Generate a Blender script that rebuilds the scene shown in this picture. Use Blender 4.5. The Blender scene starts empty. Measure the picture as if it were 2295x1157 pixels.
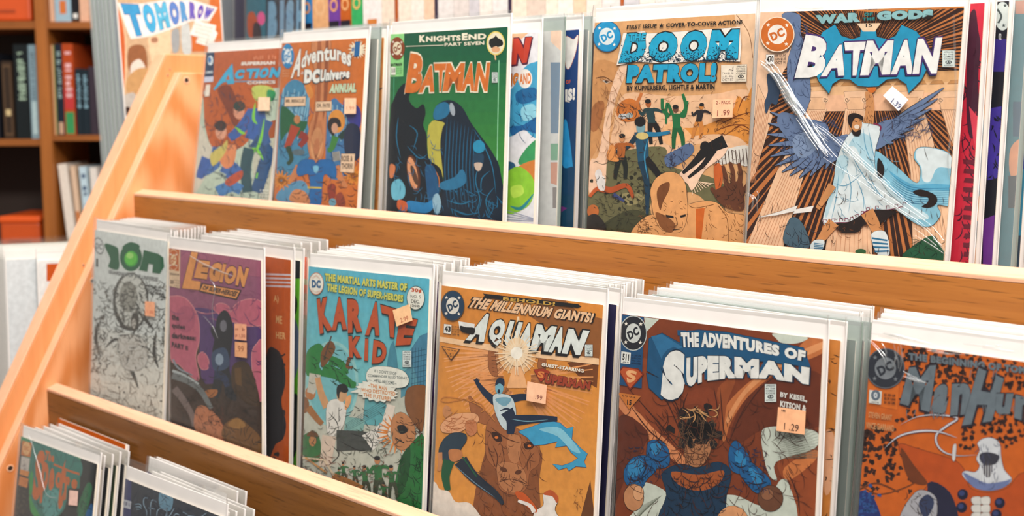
import bpy, bmesh, math, random
from mathutils import Vector, Matrix
from mathutils.geometry import tessellate_polygon
random.seed(7)
sc = bpy.context.scene
C = bpy.context.collection
PI = math.pi
Z0 = 1.05                                    # height of the top rail's edge above the floor

# ------------------------------------------------------------------ camera
W, H, F = 2295.0, 1157.0, 2895.77
YAW, PITCH, ROLL = 0.811594, 0.116057, -0.00344
CAM = Vector((1.49601, -0.76807, 0.10513 + Z0))
def cam_axes():
    cy, sy, cp, sp = math.cos(YAW), math.sin(YAW), math.cos(PITCH), math.sin(PITCH)
    w = Vector((-sy*cp, cy*cp, -sp)); r = Vector((cy, sy, 0)); u = r.cross(w)
    cr, sr = math.cos(ROLL), math.sin(ROLL)
    return r*cr + u*sr, u*cr - r*sr, w
CR, CU, CW = cam_axes()
cd = bpy.data.cameras.new('camera'); cam = bpy.data.objects.new('camera', cd); C.objects.link(cam)
cam.matrix_world = Matrix(((CR.x, CU.x, -CW.x, CAM.x), (CR.y, CU.y, -CW.y, CAM.y), (CR.z, CU.z, -CW.z, CAM.z), (0, 0, 0, 1)))
cd.sensor_width = 36; cd.lens = F*36/W; cd.clip_start = 0.01; cd.clip_end = 50
cd.dof.use_dof = True; cd.dof.focus_distance = 0.96; cd.dof.aperture_fstop = 9.5
sc.camera = cam
def lin(c):
    return tuple((x/12.92 if x <= .04045 else ((x+.055)/1.055)**2.4) for x in (v/255 for v in c))
# ------------------------------------------------------------------ light
wd = bpy.data.worlds.new('world'); sc.world = wd; wd.use_nodes = True
wd.node_tree.nodes['Background'].inputs[0].default_value = (1.0, .97, .94, 1)
wd.node_tree.nodes['Background'].inputs[1].default_value = 0.26
def area(name, loc, size, power, col, target):
    l = bpy.data.lights.new(name, 'AREA'); l.shape = 'RECTANGLE'; l.size, l.size_y = size; l.energy = power; l.color = col
    o = bpy.data.objects.new(name, l); C.objects.link(o); o.location = loc
    o.rotation_euler = (Vector(target) - Vector(loc)).to_track_quat('-Z', 'Y').to_euler(); return o
area('ceiling_light', (1.9, -0.9, Z0 + 1.75), (1.3, .35), 66, (1, .95, .90), (0.7, 0, Z0))
area('ceiling_light', (0.9, -0.35, Z0 + 1.75), (1.5, .35), 34, (1, .95, .90), (0.8, -.1, Z0))
area('ceiling_light', (0.6, 1.1, Z0 + 1.7), (1.8, .35), 26, (1, .95, .90), (0.6, .6, Z0))
area('ceiling_light', (-1.1, 0.3, Z0 + 1.75), (1.2, .35), 9, (1, .93, .85), (-1.3, 1.2, Z0))
vs = sc.view_settings
vs.view_transform = 'Standard'; vs.look = 'None'; vs.gamma = 1; vs.use_curve_mapping = False; vs.exposure = 0.52
sc.cycles.transparent_max_bounces = 32; sc.cycles.max_bounces = 8

# ------------------------------------------------------------------ pixel -> world
def ray(q):
    return CW + CR*((q[0] - W/2)/F) - CU*((q[1] - H/2)/F)
def hit(q, P0, n):
    d = ray(q); return CAM + d*((Vector(P0) - CAM).dot(n)/d.dot(n))
def at(px, py, y):
    return hit((px, py), (0, y, 0), Vector((0, 1, 0)))
def deep(px, py, t):
    return CAM + ray((px, py))*t

# ------------------------------------------------------------------ materials
def mat(name, col, rough=.5, spec=.5, metal=0, bump=None):
    m = bpy.data.materials.new(name); m.use_nodes = True; n = m.node_tree.nodes; l = m.node_tree.links
    b = n['Principled BSDF']; b.inputs['Roughness'].default_value = rough; b.inputs['Metallic'].default_value = metal
    b.inputs['Specular IOR Level'].default_value = spec
    c = lin(col)
    tc = n.new('ShaderNodeTexCoord'); nz = n.new('ShaderNodeTexNoise'); nz.inputs['Scale'].default_value = 60
    l.new(tc.outputs['Object'], nz.inputs['Vector'])
    mx = n.new('ShaderNodeMix'); mx.data_type = 'RGBA'
    mx.inputs[6].default_value = (*[x*.93 for x in c], 1); mx.inputs[7].default_value = (*[min(1, x*1.05) for x in c], 1)
    l.new(nz.outputs['Fac'], mx.inputs[0]); l.new(mx.outputs[2], b.inputs['Base Color'])
    return m
def wood(name, light, dark, axis=0, rings=False, scale=1.0, rough=.38, detail=.5):
    """oak grain running along the object axis (0 = x, 1 = y, 2 = z)"""
    m = bpy.data.materials.new(name); m.use_nodes = True; n = m.node_tree.nodes; l = m.node_tree.links
    b = n['Principled BSDF']; b.inputs['Roughness'].default_value = rough; b.inputs['Specular IOR Level'].default_value = .4
    tc = n.new('ShaderNodeTexCoord'); mp = n.new('ShaderNodeMapping')
    s = [60*scale]*3; s[axis] = 2.2*scale; mp.inputs['Scale'].default_value = s
    l.new(tc.outputs['Object'], mp.inputs['Vector'])
    nz = n.new('ShaderNodeTexNoise'); nz.inputs['Scale'].default_value = 1; nz.inputs['Detail'].default_value = 5; nz.inputs['Roughness'].default_value = .6
    nz.inputs['Distortion'].default_value = .4
    l.new(mp.outputs[0], nz.inputs['Vector'])
    mp2 = n.new('ShaderNodeMapping'); s2 = [520*scale]*3; s2[axis] = 26*scale; mp2.inputs['Scale'].default_value = s2
    l.new(tc.outputs['Object'], mp2.inputs['Vector'])
    n2 = n.new('ShaderNodeTexNoise'); n2.inputs['Scale'].default_value = 1; n2.inputs['Detail'].default_value = 2
    l.new(mp2.outputs[0], n2.inputs['Vector'])
    r = n.new('ShaderNodeValToRGB'); r.color_ramp.elements[0].position = .30; r.color_ramp.elements[1].position = .68
    r.color_ramp.elements[0].color = (*lin(dark), 1); r.color_ramp.elements[1].color = (*lin(light), 1)
    src = nz.outputs['Fac']
    if rings:
        mp3 = n.new('ShaderNodeMapping'); s3 = [9.0]*3; s3[axis] = 2.3; mp3.inputs['Scale'].default_value = s3
        l.new(tc.outputs['Object'], mp3.inputs['Vector'])
        wv = n.new('ShaderNodeTexWave'); wv.wave_type = 'RINGS'; wv.inputs['Scale'].default_value = 1.5; wv.inputs['Distortion'].default_value = 5
        wv.inputs['Detail'].default_value = 2; wv.inputs['Detail Scale'].default_value = 1.2
        l.new(mp3.outputs[0], wv.inputs['Vector'])
        mm = n.new('ShaderNodeMath'); mm.operation = 'MULTIPLY_ADD'; mm.inputs[1].default_value = .42
        l.new(wv.outputs['Fac'], mm.inputs[0])
        m2 = n.new('ShaderNodeMath'); m2.operation = 'MULTIPLY'; m2.inputs[1].default_value = .6; l.new(src, m2.inputs[0]); l.new(m2.outputs[0], mm.inputs[2])
        src = mm.outputs[0]
    l.new(src, r.inputs['Fac'])
    # pores: short dark dashes along the grain
    r2 = n.new('ShaderNodeValToRGB'); r2.color_ramp.elements[0].position = .33; r2.color_ramp.elements[1].position = .41
    r2.color_ramp.elements[0].color = (1-detail, 1-detail, 1-detail, 1); r2.color_ramp.elements[1].color = (1, 1, 1, 1)
    l.new(n2.outputs['Fac'], r2.inputs['Fac'])
    mx = n.new('ShaderNodeMix'); mx.data_type = 'RGBA'; mx.blend_type = 'MULTIPLY'; mx.inputs[0].default_value = 1
    l.new(r.outputs['Color'], mx.inputs[6]); l.new(r2.outputs['Color'], mx.inputs[7]); l.new(mx.outputs[2], b.inputs['Base Color'])
    bp = n.new('ShaderNodeBump'); bp.inputs['Strength'].default_value = .12; bp.inputs['Distance'].default_value = .0006
    l.new(n2.outputs['Fac'], bp.inputs['Height']); l.new(bp.outputs[0], b.inputs['Normal'])
    return m
def print_mat(name, rough=.45, spec=.2):
    m = bpy.data.materials.new(name); m.use_nodes = True; n = m.node_tree.nodes; l = m.node_tree.links
    b = n['Principled BSDF']; b.inputs['Roughness'].default_value = rough; b.inputs['Specular IOR Level'].default_value = spec
    a = n.new('ShaderNodeAttribute'); a.attribute_name = 'ink'
    tc = n.new('ShaderNodeTexCoord'); nz = n.new('ShaderNodeTexNoise'); nz.inputs['Scale'].default_value = 150; nz.inputs['Detail'].default_value = 4
    l.new(tc.outputs['Object'], nz.inputs['Vector'])
    r = n.new('ShaderNodeMapRange'); r.inputs[1].default_value = .3; r.inputs[2].default_value = .7; r.inputs[3].default_value = .86; r.inputs[4].default_value = 1.06
    l.new(nz.outputs['Fac'], r.inputs[0])
    mx = n.new('ShaderNodeVectorMath'); mx.operation = 'SCALE'
    l.new(a.outputs['Color'], mx.inputs[0]); l.new(r.outputs[0], mx.inputs['Scale']); l.new(mx.outputs[0], b.inputs['Base Color'])
    return m
def sleeve_mat(name, haze=.05, rough=.09, f0=.03):
    m = bpy.data.materials.new(name); m.use_nodes = True; n = m.node_tree.nodes; l = m.node_tree.links
    n.remove(n['Principled BSDF']); out = n['Material Output']
    tr = n.new('ShaderNodeBsdfTransparent'); gl = n.new('ShaderNodeBsdfGlossy'); gl.inputs['Roughness'].default_value = rough
    df = n.new('ShaderNodeBsdfDiffuse'); df.inputs['Color'].default_value = (.72, .76, .76, 1)
    tr.inputs['Color'].default_value = (.985, .99, .985, 1)
    m1 = n.new('ShaderNodeMixShader'); m2 = n.new('ShaderNodeMixShader')
    lw = n.new('ShaderNodeLayerWeight'); lw.inputs['Blend'].default_value = .5
    def power(e, mul, add):
        p = n.new('ShaderNodeMath'); p.operation = 'POWER'; p.inputs[1].default_value = e; l.new(lw.outputs['Facing'], p.inputs[0])
        q = n.new('ShaderNodeMath'); q.operation = 'MULTIPLY_ADD'; q.inputs[1].default_value = mul; q.inputs[2].default_value = add; l.new(p.outputs[0], q.inputs[0]); return q
    # the film reflects by Schlick's law and turns milky close to grazing
    l.new(power(4, .55, haze).outputs[0], m1.inputs[0]); l.new(tr.outputs[0], m1.inputs[1]); l.new(df.outputs[0], m1.inputs[2])
    l.new(power(5, .9, f0).outputs[0], m2.inputs[0]); l.new(m1.outputs[0], m2.inputs[1]); l.new(gl.outputs[0], m2.inputs[2])
    tc = n.new('ShaderNodeTexCoord'); nz = n.new('ShaderNodeTexNoise'); nz.inputs['Scale'].default_value = 28; nz.inputs['Detail'].default_value = 3
    nz.inputs['Distortion'].default_value = 1.2
    l.new(tc.outputs['Object'], nz.inputs['Vector'])
    bp = n.new('ShaderNodeBump'); bp.inputs['Strength'].default_value = .35; bp.inputs['Distance'].default_value = .002
    l.new(nz.outputs['Fac'], bp.inputs['Height']); l.new(bp.outputs[0], gl.inputs['Normal'])
    l.new(m2.outputs[0], out.inputs['Surface'])
    return m
M = {}
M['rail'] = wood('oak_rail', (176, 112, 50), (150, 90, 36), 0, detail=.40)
M['rail_shaded'] = wood('oak_rail_shaded', (138, 90, 42), (112, 70, 30), 0, detail=.40)  # same oak, with the shade on the lower rails put into its colour
M['edge'] = wood('oak_edge_lit', (220, 172, 140), (208, 156, 124), 0, detail=.2)  # paler edge oak; part of the overhead light is in the colour
M['edge_z'] = wood('oak_edge_upright_lit', (230, 176, 140), (220, 164, 126), 2, detail=.08)  # likewise paler, some of the light on the front edges is painted in
M['panel'] = wood('oak_panel_outer', (214, 144, 94), (200, 128, 76), 2, detail=.08)
M['panel_r'] = wood('oak_panel_figured', (220, 152, 104), (200, 122, 68), 2, rings=True, detail=.08)
M['shelf'] = wood('shelf_wood', (158, 92, 36), (124, 68, 22), 0, detail=.2, rough=.5)
M['shelf_z'] = wood('shelf_wood_upright', (166, 98, 38), (132, 74, 24), 2, detail=.2, rough=.5)
M['shelf_back'] = mat('dark_shelf_back', (52, 40, 34), .7)
M['board'] = mat('white_backing_card', (228, 222, 218), .55, .3)
M['page'] = mat('page_edges', (226, 214, 196), .8, .2)
M['print'] = print_mat('printed_ink')
M['sleeve'] = sleeve_mat('clear_polythene', .004)
M['sleeve_milky'] = sleeve_mat('milky_polythene', .16, .2)
M['crease'] = sleeve_mat('creased_polythene', .05, .16, .16)
M['board_dim'] = mat('grey_green_card', (128, 142, 132), .5)
M['sticker'] = print_mat('price_sticker_paper', .6, .2)
M['floor'] = mat('brown_vinyl_floor', (92, 74, 62), .5)
M['wall'] = mat('cream_plaster', (214, 204, 190), .8)
M['black'] = mat('dark_hole', (40, 24, 14), .9)

# ------------------------------------------------------------------ mesh helpers
def link(name, verts, faces, m=None, parent=None, cols=None, smooth=False):
    me = bpy.data.meshes.new(name); me.from_pydata([tuple(v) for v in verts], [], faces)
    if m: me.materials.append(m)
    if cols is not None:
        a = me.color_attributes.new('ink', 'FLOAT_COLOR', 'CORNER')
        flat = []
        for f, c in zip(faces, cols): flat += list(c)*len(f)
        a.data.foreach_set('color', flat)
    if smooth:
        me.polygons.foreach_set('use_smooth', [True]*len(me.polygons))
    me.update()
    o = bpy.data.objects.new(name, me); C.objects.link(o); o.parent = parent
    return o
class MB:
    def __init__(s): s.v = []; s.f = []; s.c = []
    def box(s, a, b, col=None):
        i = len(s.v); (x0, y0, z0), (x1, y1, z1) = a, b
        s.v += [(x0,y0,z0),(x1,y0,z0),(x1,y1,z0),(x0,y1,z0),(x0,y0,z1),(x1,y0,z1),(x1,y1,z1),(x0,y1,z1)]
        s.f += [(i,i+3,i+2,i+1),(i+4,i+5,i+6,i+7),(i,i+1,i+5,i+4),(i+1,i+2,i+6,i+5),(i+2,i+3,i+7,i+6),(i+3,i,i+4,i+7)]
        s.c += [(*(col or (1,1,1)), 1)]*6
    def prism(s, pts, x0, x1, axis=0):
        """pts: outline in the two other axes, extruded along axis"""
        i = len(s.v); n = len(pts)
        def mk(t, p):
            return (t, p[0], p[1]) if axis == 0 else ((p[0], t, p[1]) if axis == 1 else (p[0], p[1], t))
        s.v += [mk(x0, p) for p in pts] + [mk(x1, p) for p in pts]
        s.f += [tuple(range(i+n-1, i-1, -1)), tuple(range(i+n, i+2*n))] + [(i+k, i+(k+1) % n, i+n+(k+1) % n, i+n+k) for k in range(n)]
        s.c += [(1,1,1,1)]*(n+2)
    def build(s, name, m, parent=None, bevel=0, seg=2, cols=False):
        o = link(name, s.v, s.f, m, parent, s.c if cols else None)
        if bevel:
            b = o.modifiers.new('bevel', 'BEVEL'); b.width = bevel; b.segments = seg; b.limit_method = 'ANGLE'; b.harden_normals = False
        return o
def bx(name, a, b, m, parent=None, bevel=0):
    mb = MB(); mb.box(a, b); return mb.build(name, m, parent, bevel)
def tag(o, label, cat, group=None):
    o['label'] = label; o['category'] = cat
    if group: o['group'] = group
    return o
def empty(name, loc=(0, 0, 0), rot=(0, 0, 0), label=None, cat=None, group=None):
    o = bpy.data.objects.new(name, None); C.objects.link(o); o.location = loc; o.rotation_euler = rot; o.empty_display_size = .02
    if label: tag(o, label, cat, group)
    return o
def dup_tree(root):
    r = root.copy(); C.objects.link(r)
    for ch in root.children:
        c = ch.copy(); C.objects.link(c); c.parent = r
        for g in ch.children:
            d = g.copy(); C.objects.link(d); d.parent = c
    return r

# ================================================================== SETTING
def struct(o): o['kind'] = 'structure'; return o
struct(bx('floor', (-3.4, -3.0, -.02), (4.0, 4.2, 0), M['floor']))
struct(bx('wall_back', (-3.4, 4.0, 0), (4.0, 4.2, 2.8), M['wall']))
struct(bx('wall_left', (-3.6, -3.0, 0), (-3.4, 4.2, 2.8), M['wall']))
struct(bx('baseboard_back', (-3.4, 3.98, 0), (4.0, 4.0, .09), M['shelf']))

# ================================================================== RACK
RD, RH = 0.1225, 0.2294            # every tier steps forward and down by this much
RB, RC = 0.0125, 0.0050            # rail thickness and the rise of its sloping top edge
XR = 1.62
BET = 0.4993
rack = empty('display_rack', (0.75, 0, 0), label='stepped oak comic display rack with three rails and slanted side panel', cat='rack')
def RP(x, y, z): return (x - .75, y, z + Z0)
for k in range(4):
    y0, z0 = -k*RD, -k*RH
    rb = MB(); pr = [(y0, z0+Z0-.0035), (y0, z0+Z0-.112), (y0+RB, z0+Z0-.112), (y0+RB, z0+Z0+RC-.0035)]
    rb.prism(pr, -.75, XR-.75)
    rail = rb.build('rail', M['rail' if k == 0 else 'rail_shaded'], rack, .0006)
    if k: rail['label'] = 'oak rail board with shade in its darker colour'
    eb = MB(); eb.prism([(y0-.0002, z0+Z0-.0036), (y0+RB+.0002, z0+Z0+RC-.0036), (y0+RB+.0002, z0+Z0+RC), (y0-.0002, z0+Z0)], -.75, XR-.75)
    e = eb.build('top_edge', M['edge'], rail, .0008); e['label'] = 'pale top edge of the rail, light partly in its colour'
    # tier bottom and back board
    ys = y0 + (RD if k else .155)
    zs = (-.087, -.302, -.525, -.75)[k]
    bx('shelf_board', RP(0, y0+RB, zs-.012), RP(XR, ys, zs), M['shelf'], rack)
    if k < 3: bx('back_board', RP(0, ys-.004 if k == 0 else ys+.0005, (-.1, -.302, -.525)[k]), RP(XR, ys+.006, (.02, -.1, -.33)[k]), M['shelf'], rack)
bx('back_board', RP(0, .143, -1.0), RP(XR, .155, -.112), M['shelf'], rack)
def side(x0, x1, pf, top, yb, m, edge_w):
    """side board: front edge slants back as it rises; x0..x1 thickness"""
    s = math.tan(BET); zb = -Z0
    def yf(z): return -pf + z*s
    t = .0022
    o = MB(); o.prism([(yf(zb)+t, zb+Z0), (yb, zb+Z0), (yb, top+Z0), (yf(top)+t, top+Z0)], x0-.75, x1-.75)
    p = o.build('side_panel', m, rack, .0015)
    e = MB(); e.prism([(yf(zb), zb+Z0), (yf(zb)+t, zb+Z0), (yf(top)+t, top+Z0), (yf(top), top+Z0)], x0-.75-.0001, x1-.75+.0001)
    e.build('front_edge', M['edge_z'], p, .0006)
    return p
def zoft(px, py, x): return hit((px, py), (x, 0, 0), Vector((1, 0, 0)))
T2, T1 = .0152, .0249
pa = zoft(400, 163, -T2); pb = zoft(366, 120.5, -T2)
ptop2, ptop1 = pa.z - Z0, pb.z - Z0
for mir in (0, 1):
    if not mir:
        p2 = side(-T2, -.0002, .0125, ptop2, .155, M['panel_r'], 0)
        p1 = side(-T2-T1, -T2-.0002, .0376, ptop1, .155, M['panel'], 0)
    else:
        p2b = side(XR+.0002, XR+T2, .0125, ptop2, .155, M['panel_r'], 0)
        p1b = side(XR+T2+.0002, XR+T2+T1, .0376, ptop1, .155, M['panel'], 0)
# screw holes seen on the panel: little turned cups with a dark bottom
def hole(px, py, x, r=.0042):
    c = zoft(px, py, x); n = 20; v = []; f = []
    for (rr, dx) in ((r*1.25, .0003), (r, .0009), (r*.8, .0003)):
        for i in range(n): a = 2*PI*i/n; v.append((c.x-.75+dx, c.y+rr*math.cos(a), c.z+rr*math.sin(a)))
    v.append((c.x-.75+.0002, c.y, c.z))
    for j in range(2):
        for i in range(n): f.append((j*n+i, j*n+(i+1) % n, (j+1)*n+(i+1) % n, (j+1)*n+i))
    rim = link('screw_hole', v, f, M['edge_z'], rack, smooth=True)
    n2 = [(c.x-.75+.0004, c.y+r*.85*math.cos(2*PI*i/n), c.z+r*.85*math.sin(2*PI*i/n)) for i in range(n)]
    link('hole_bottom', n2, [tuple(range(n))], M['black'], rim)
hole(418, 180, -.0002, .0036); hole(23, 1050, -.0002, .0036); hole(207, 630, -.0002, .003)
hole(376, 168, -T2, .0011); hole(381, 155, -T2, .0009); hole(187, 594, -T2, .0013)

# ================================================================== PRINT
def smooth_pts(pts, n=4):
    out = []; N = len(pts)
    for i in range(N):
        p0, p1, p2, p3 = pts[i-1], pts[i], pts[(i+1) % N], pts[(i+2) % N]
        for k in range(n):
            t = k/n
            out.append(tuple(.5*((2*p1[j]) + (-p0[j]+p2[j])*t + (2*p0[j]-5*p1[j]+4*p2[j]-p3[j])*t*t + (-p0[j]+3*p1[j]-3*p2[j]+p3[j])*t**3) for j in (0, 1)))
    return out
def smooth_open(pts, n=5):
    if len(pts) < 3: return pts
    q = [pts[0]] + list(pts) + [pts[-1]]; out = []
    for i in range(1, len(q)-2):
        p0, p1, p2, p3 = q[i-1], q[i], q[i+1], q[i+2]
        for k in range(n):
            t = k/n
            out.append(tuple(.5*((2*p1[j]) + (-p0[j]+p2[j])*t + (2*p0[j]-5*p1[j]+4*p2[j]-p3[j])*t*t + (-p0[j]+3*p1[j]-3*p2[j]+p3[j])*t**3) for j in (0, 1)))
    out.append(pts[-1]); return out
_tc = {}
def glyphs(s, bold=0.0, res=3):
    """triangles of a text in the built-in font, normalised to the unit box"""
    key = (s, bold)
    if key in _tc: return _tc[key]
    cu = bpy.data.curves.new('t', 'FONT'); cu.body = s; cu.size = 1; cu.offset = bold; cu.resolution_u = res; cu.space_character = 1.0 + bold*2.0; cu.fill_mode = 'FRONT'
    o = bpy.data.objects.new('t', cu); C.objects.link(o)
    dg = bpy.context.evaluated_depsgraph_get(); me = bpy.data.meshes.new_from_object(o.evaluated_get(dg))
    me.calc_loop_triangles()
    V = [(v.co.x, v.co.y) for v in me.vertices]; T = [tuple(t.vertices) for t in me.loop_triangles]
    bpy.data.objects.remove(o); bpy.data.curves.remove(cu); bpy.data.meshes.remove(me)
    xs = [v[0] for v in V]; ys = [v[1] for v in V]
    x0, x1, y0, y1 = min(xs), max(xs), min(ys), max(ys)
    V = [((x-x0)/(x1-x0), (y1-y)/(y1-y0)) for x, y in V]
    _tc[key] = (V, T); return _tc[key]
def clip_tri(P, w, h):
    for ax, sgn, lim in ((0, -1, 0), (0, 1, w), (1, -1, 0), (1, 1, h)):
        out = []
        for i in range(len(P)):
            a, b = P[i-1], P[i]; da = sgn*(a[ax]-lim) if sgn > 0 else lim-a[ax]; db = sgn*(b[ax]-lim) if sgn > 0 else lim-b[ax]
            if (da <= 0) != (db <= 0):
                t = da/(da-db); out.append((a[0]+(b[0]-a[0])*t, a[1]+(b[1]-a[1])*t))
            if db <= 0: out.append(b)
        P = out
        if len(P) < 3: return None
    return P
INK = .82
def ink(c): return (*[x*INK for x in lin(c)], 1)
class Art:
    """flat print on a sheet of w x h metres; coordinates come through self.M as metres from the top left"""
    def __init__(s, w, h, mp, base=(255, 255, 255)):
        s.w, s.h, s.mp = w, h, mp; s.v = []; s.f = []; s.c = []; s.z = 0; s.step = .000006
        s.rng = random.Random(int(w*1e6) % 9999)
        s.q([(0, 0), (w, 0), (w, h), (0, h)], base)
        s.o = (0, 0, 1)
    def crop(s, ox, oy, k): s.o = (ox, oy, k)
    def m(s, p): return s.mp((s.o[0] + p[0]/s.o[2], s.o[1] + p[1]/s.o[2]))
    def tri(s, P, col):
        P = clip_tri(P, s.w, s.h)
        if not P: return
        i = len(s.v); s.v += [(p[0], -s.z, -p[1]) for p in P]; s.f.append(tuple(range(i, i+len(P)))); s.c.append(col)
    def q(s, pts, col):
        s.z += s.step; c = ink(col)
        for t in tessellate_polygon([[Vector((p[0], p[1], 0)) for p in pts]]): s.tri([pts[k] for k in t], c)
    def poly(s, pts, col, sm=False, out=None, ow=1.5):
        if sm: pts = smooth_pts(pts)
        if out: s.line(pts + [pts[0]], ow*2, out, False)
        s.q([s.m(p) for p in pts], col)
    def quads(s, Q, col):
        s.z += s.step; c = ink(col)
        for q in Q:
            P = [s.m(p) for p in q]; s.tri(P, c) if len(P) == 3 else (s.tri(P[:3], c), s.tri([P[0], P[2], P[3]], c))
    def line(s, pts, w, col, sm=True, taper=False):
        if sm: pts = smooth_open(pts)
        n = len(pts); L = []; R = []
        for i, p in enumerate(pts):
            a = pts[max(i-1, 0)]; b = pts[min(i+1, n-1)]; dx, dy = b[0]-a[0], b[1]-a[1]; d = math.hypot(dx, dy) or 1
            ww = w/2*(1 if not taper else max(.08, math.sin(PI*(i+.3)/(n-.4)))) ; nx, ny = -dy/d*ww, dx/d*ww
            L.append((p[0]+nx, p[1]+ny)); R.append((p[0]-nx, p[1]-ny))
        s.quads([(L[i], L[i+1], R[i+1], R[i]) for i in range(n-1)], col)
    def strokes(s, LL, w, col, taper=True):
        """many strokes on one print layer"""
        Q = []
        for pts in LL:
            n = len(pts); L = []; R = []
            for i, p in enumerate(pts):
                a = pts[max(i-1, 0)]; b = pts[min(i+1, n-1)]; dx, dy = b[0]-a[0], b[1]-a[1]; d = math.hypot(dx, dy) or 1
                ww = w/2*(1 if not taper else max(.15, math.sin(PI*(i+.4)/(n-.2)))); nx, ny = -dy/d*ww, dx/d*ww
                L.append((p[0]+nx, p[1]+ny)); R.append((p[0]-nx, p[1]-ny))
            Q += [(L[i], L[i+1], R[i+1], R[i]) for i in range(n-1)]
        s.quads(Q, col)
    def ell(s, cx, cy, rx, ry, col, rot=0, n=28):
        c, d = math.cos(rot), math.sin(rot)
        s.poly([(cx + rx*math.cos(2*PI*i/n)*c - ry*math.sin(2*PI*i/n)*d, cy + rx*math.cos(2*PI*i/n)*d + ry*math.sin(2*PI*i/n)*c) for i in range(n)], col)
    def grad(s, quad, c0, c1, n=8):
        """ink blend from the top edge to the bottom edge of a quad"""
        a, b, c, d = quad
        for i in range(n):
            t0, t1 = i/n, (i+1)/n; L = lambda p, q, t: (p[0]+(q[0]-p[0])*t, p[1]+(q[1]-p[1])*t)
            if i: s.z -= s.step
            s.poly([L(a, d, t0), L(b, c, t0), L(b, c, t1), L(a, d, t1)], tuple(c0[k]+(c1[k]-c0[k])*(i+.5)/n for k in range(3)))
    def text(s, t, quad, col, bold=.0, out=None, ow=.03, shadow=None, sh=(3, 3)):
        if isinstance(t, int): return s.marks(t, quad, col)
        a, b, c, d = quad
        def bil(u, v):
            return ((1-u)*(1-v)*a[0] + u*(1-v)*b[0] + u*v*c[0] + (1-u)*v*d[0], (1-u)*(1-v)*a[1] + u*(1-v)*b[1] + u*v*c[1] + (1-u)*v*d[1])
        def put(bb, cc, dx=0, dy=0, grow=0):
            V, T = glyphs(t, bb); s.z += s.step; col4 = ink(cc)
            P = []
            for (u, v) in V:
                u = -grow*.3 + u*(1+2*grow*.3); v = -grow + v*(1+2*grow)
                x, y = bil(u, v); P.append(s.m((x+dx, y+dy)))
            for q in T: s.tri([P[k] for k in q], col4)
        if shadow: put(bold+ow, shadow, *sh, grow=ow)
        if out: put(bold+ow, out, grow=ow)
        put(bold, col)
    def marks(s, n, quad, col, seed=1):
        """print too small to read: a row of little bars"""
        r = random.Random(seed+n); a, b, c, d = quad; Q = []
        B = lambda u, v: ((1-u)*(1-v)*a[0] + u*(1-v)*b[0] + u*v*c[0] + (1-u)*v*d[0], (1-u)*(1-v)*a[1] + u*(1-v)*b[1] + u*v*c[1] + (1-u)*v*d[1])
        for i in range(n):
            if r.random() < .12: continue
            u0, u1 = (i+.12)/n, (i+r.uniform(.45, .85))/n; v0, v1 = r.choice((0, 0, .25)), r.choice((1, 1, .8))
            Q.append((B(u0, v0), B(u1, v0), B(u1, v1), B(u0, v1)))
            if r.random() < .5: m_ = r.uniform(.3, .7); Q.append((B(u0, m_), B((i+.95)/n, m_), B((i+.95)/n, m_+.16), B(u0, m_+.16)))
        s.quads(Q, col)
    def arc(s, t, pts_top, pts_bot, col, bold=.03, out=None, ow=.03, shadow=None, sh=(3, 3)):
        """text whose top and bottom edges follow two polylines"""
        def pl(P, u):
            u = min(max(u, -.05), 1.05)*(len(P)-1); i = min(max(int(math.floor(u)), 0), len(P)-2); f = u-i
            return (P[i][0]+(P[i+1][0]-P[i][0])*f, P[i][1]+(P[i+1][1]-P[i][1])*f)
        def put(bb, cc, dx=0, dy=0, grow=0):
            V, T = glyphs(t, bb); s.z += s.step; col4 = ink(cc); P = []
            for (u, v) in V:
                u = -grow*.3 + u*(1+2*grow*.3); v = -grow + v*(1+2*grow); A, B = pl(pts_top, u), pl(pts_bot, u)
                P.append(s.m((A[0]+(B[0]-A[0])*v+dx, A[1]+(B[1]-A[1])*v+dy)))
            for q in T: s.tri([P[k] for k in q], col4)
        if shadow: put(bold+ow, shadow, *sh, grow=ow)
        if out: put(bold+ow, out, grow=ow)
        put(bold, col)
    def star(s, cx, cy, r, col):
        s.poly([(cx + (r if i % 2 == 0 else r*.42)*math.sin(PI*i/5), cy - (r if i % 2 == 0 else r*.42)*math.cos(PI*i/5)) for i in range(10)], col)
    def bullet(s, cx, cy, r, ringc, inner=(250, 240, 225), letters=None, kx=1.0, rim=None, stars=(250, 240, 225), rot=-.45):
        if rim: s.ell(cx, cy, r*kx*1.06, r*1.06, rim)
        s.ell(cx, cy, r*kx, r, ringc)
        s.ell(cx, cy, r*kx*.58, r*.58, inner)
        for a in (-2.35, -.75, .8, 2.4): s.star(cx + math.cos(a)*r*kx*.79, cy + math.sin(a)*r*.79, r*.13, stars)
        c, d = math.cos(rot), math.sin(rot); hw, hh = r*.44, r*.26
        Q = [(cx+(x*c-y*d)*kx, cy+x*d+y*c) for x, y in ((-hw, -hh), (hw, -hh), (hw, hh), (-hw, hh))]
        s.text('DC', Q, letters or ringc, .055)
    def code_stamp(s, x0, y0, x1, y1, c=(30, 40, 50), bg=(225, 235, 230)):
        s.poly([(x0, y0), (x1, y0), (x1, y1), (x0, y1)], bg, out=c, ow=.8)
        w = x1-x0; h = y1-y0
        for t, f0, f1 in (('APPROVED', .05, .15), ('BY THE', .2, .28), ('COMICS', .32, .42), ('CODE', .46, .56), ('AUTHORITY', .86, .95)):
            s.text(t, [(x0+w*.1, y0+h*f0), (x1-w*.1, y0+h*f0), (x1-w*.1, y0+h*f1), (x0+w*.1, y0+h*f1)], c, .02)
        s.ell((x0+x1)/2, y0+h*.71, w*.26, h*.11, c); s.ell((x0+x1)/2, y0+h*.71, w*.17, h*.07, bg)
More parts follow.
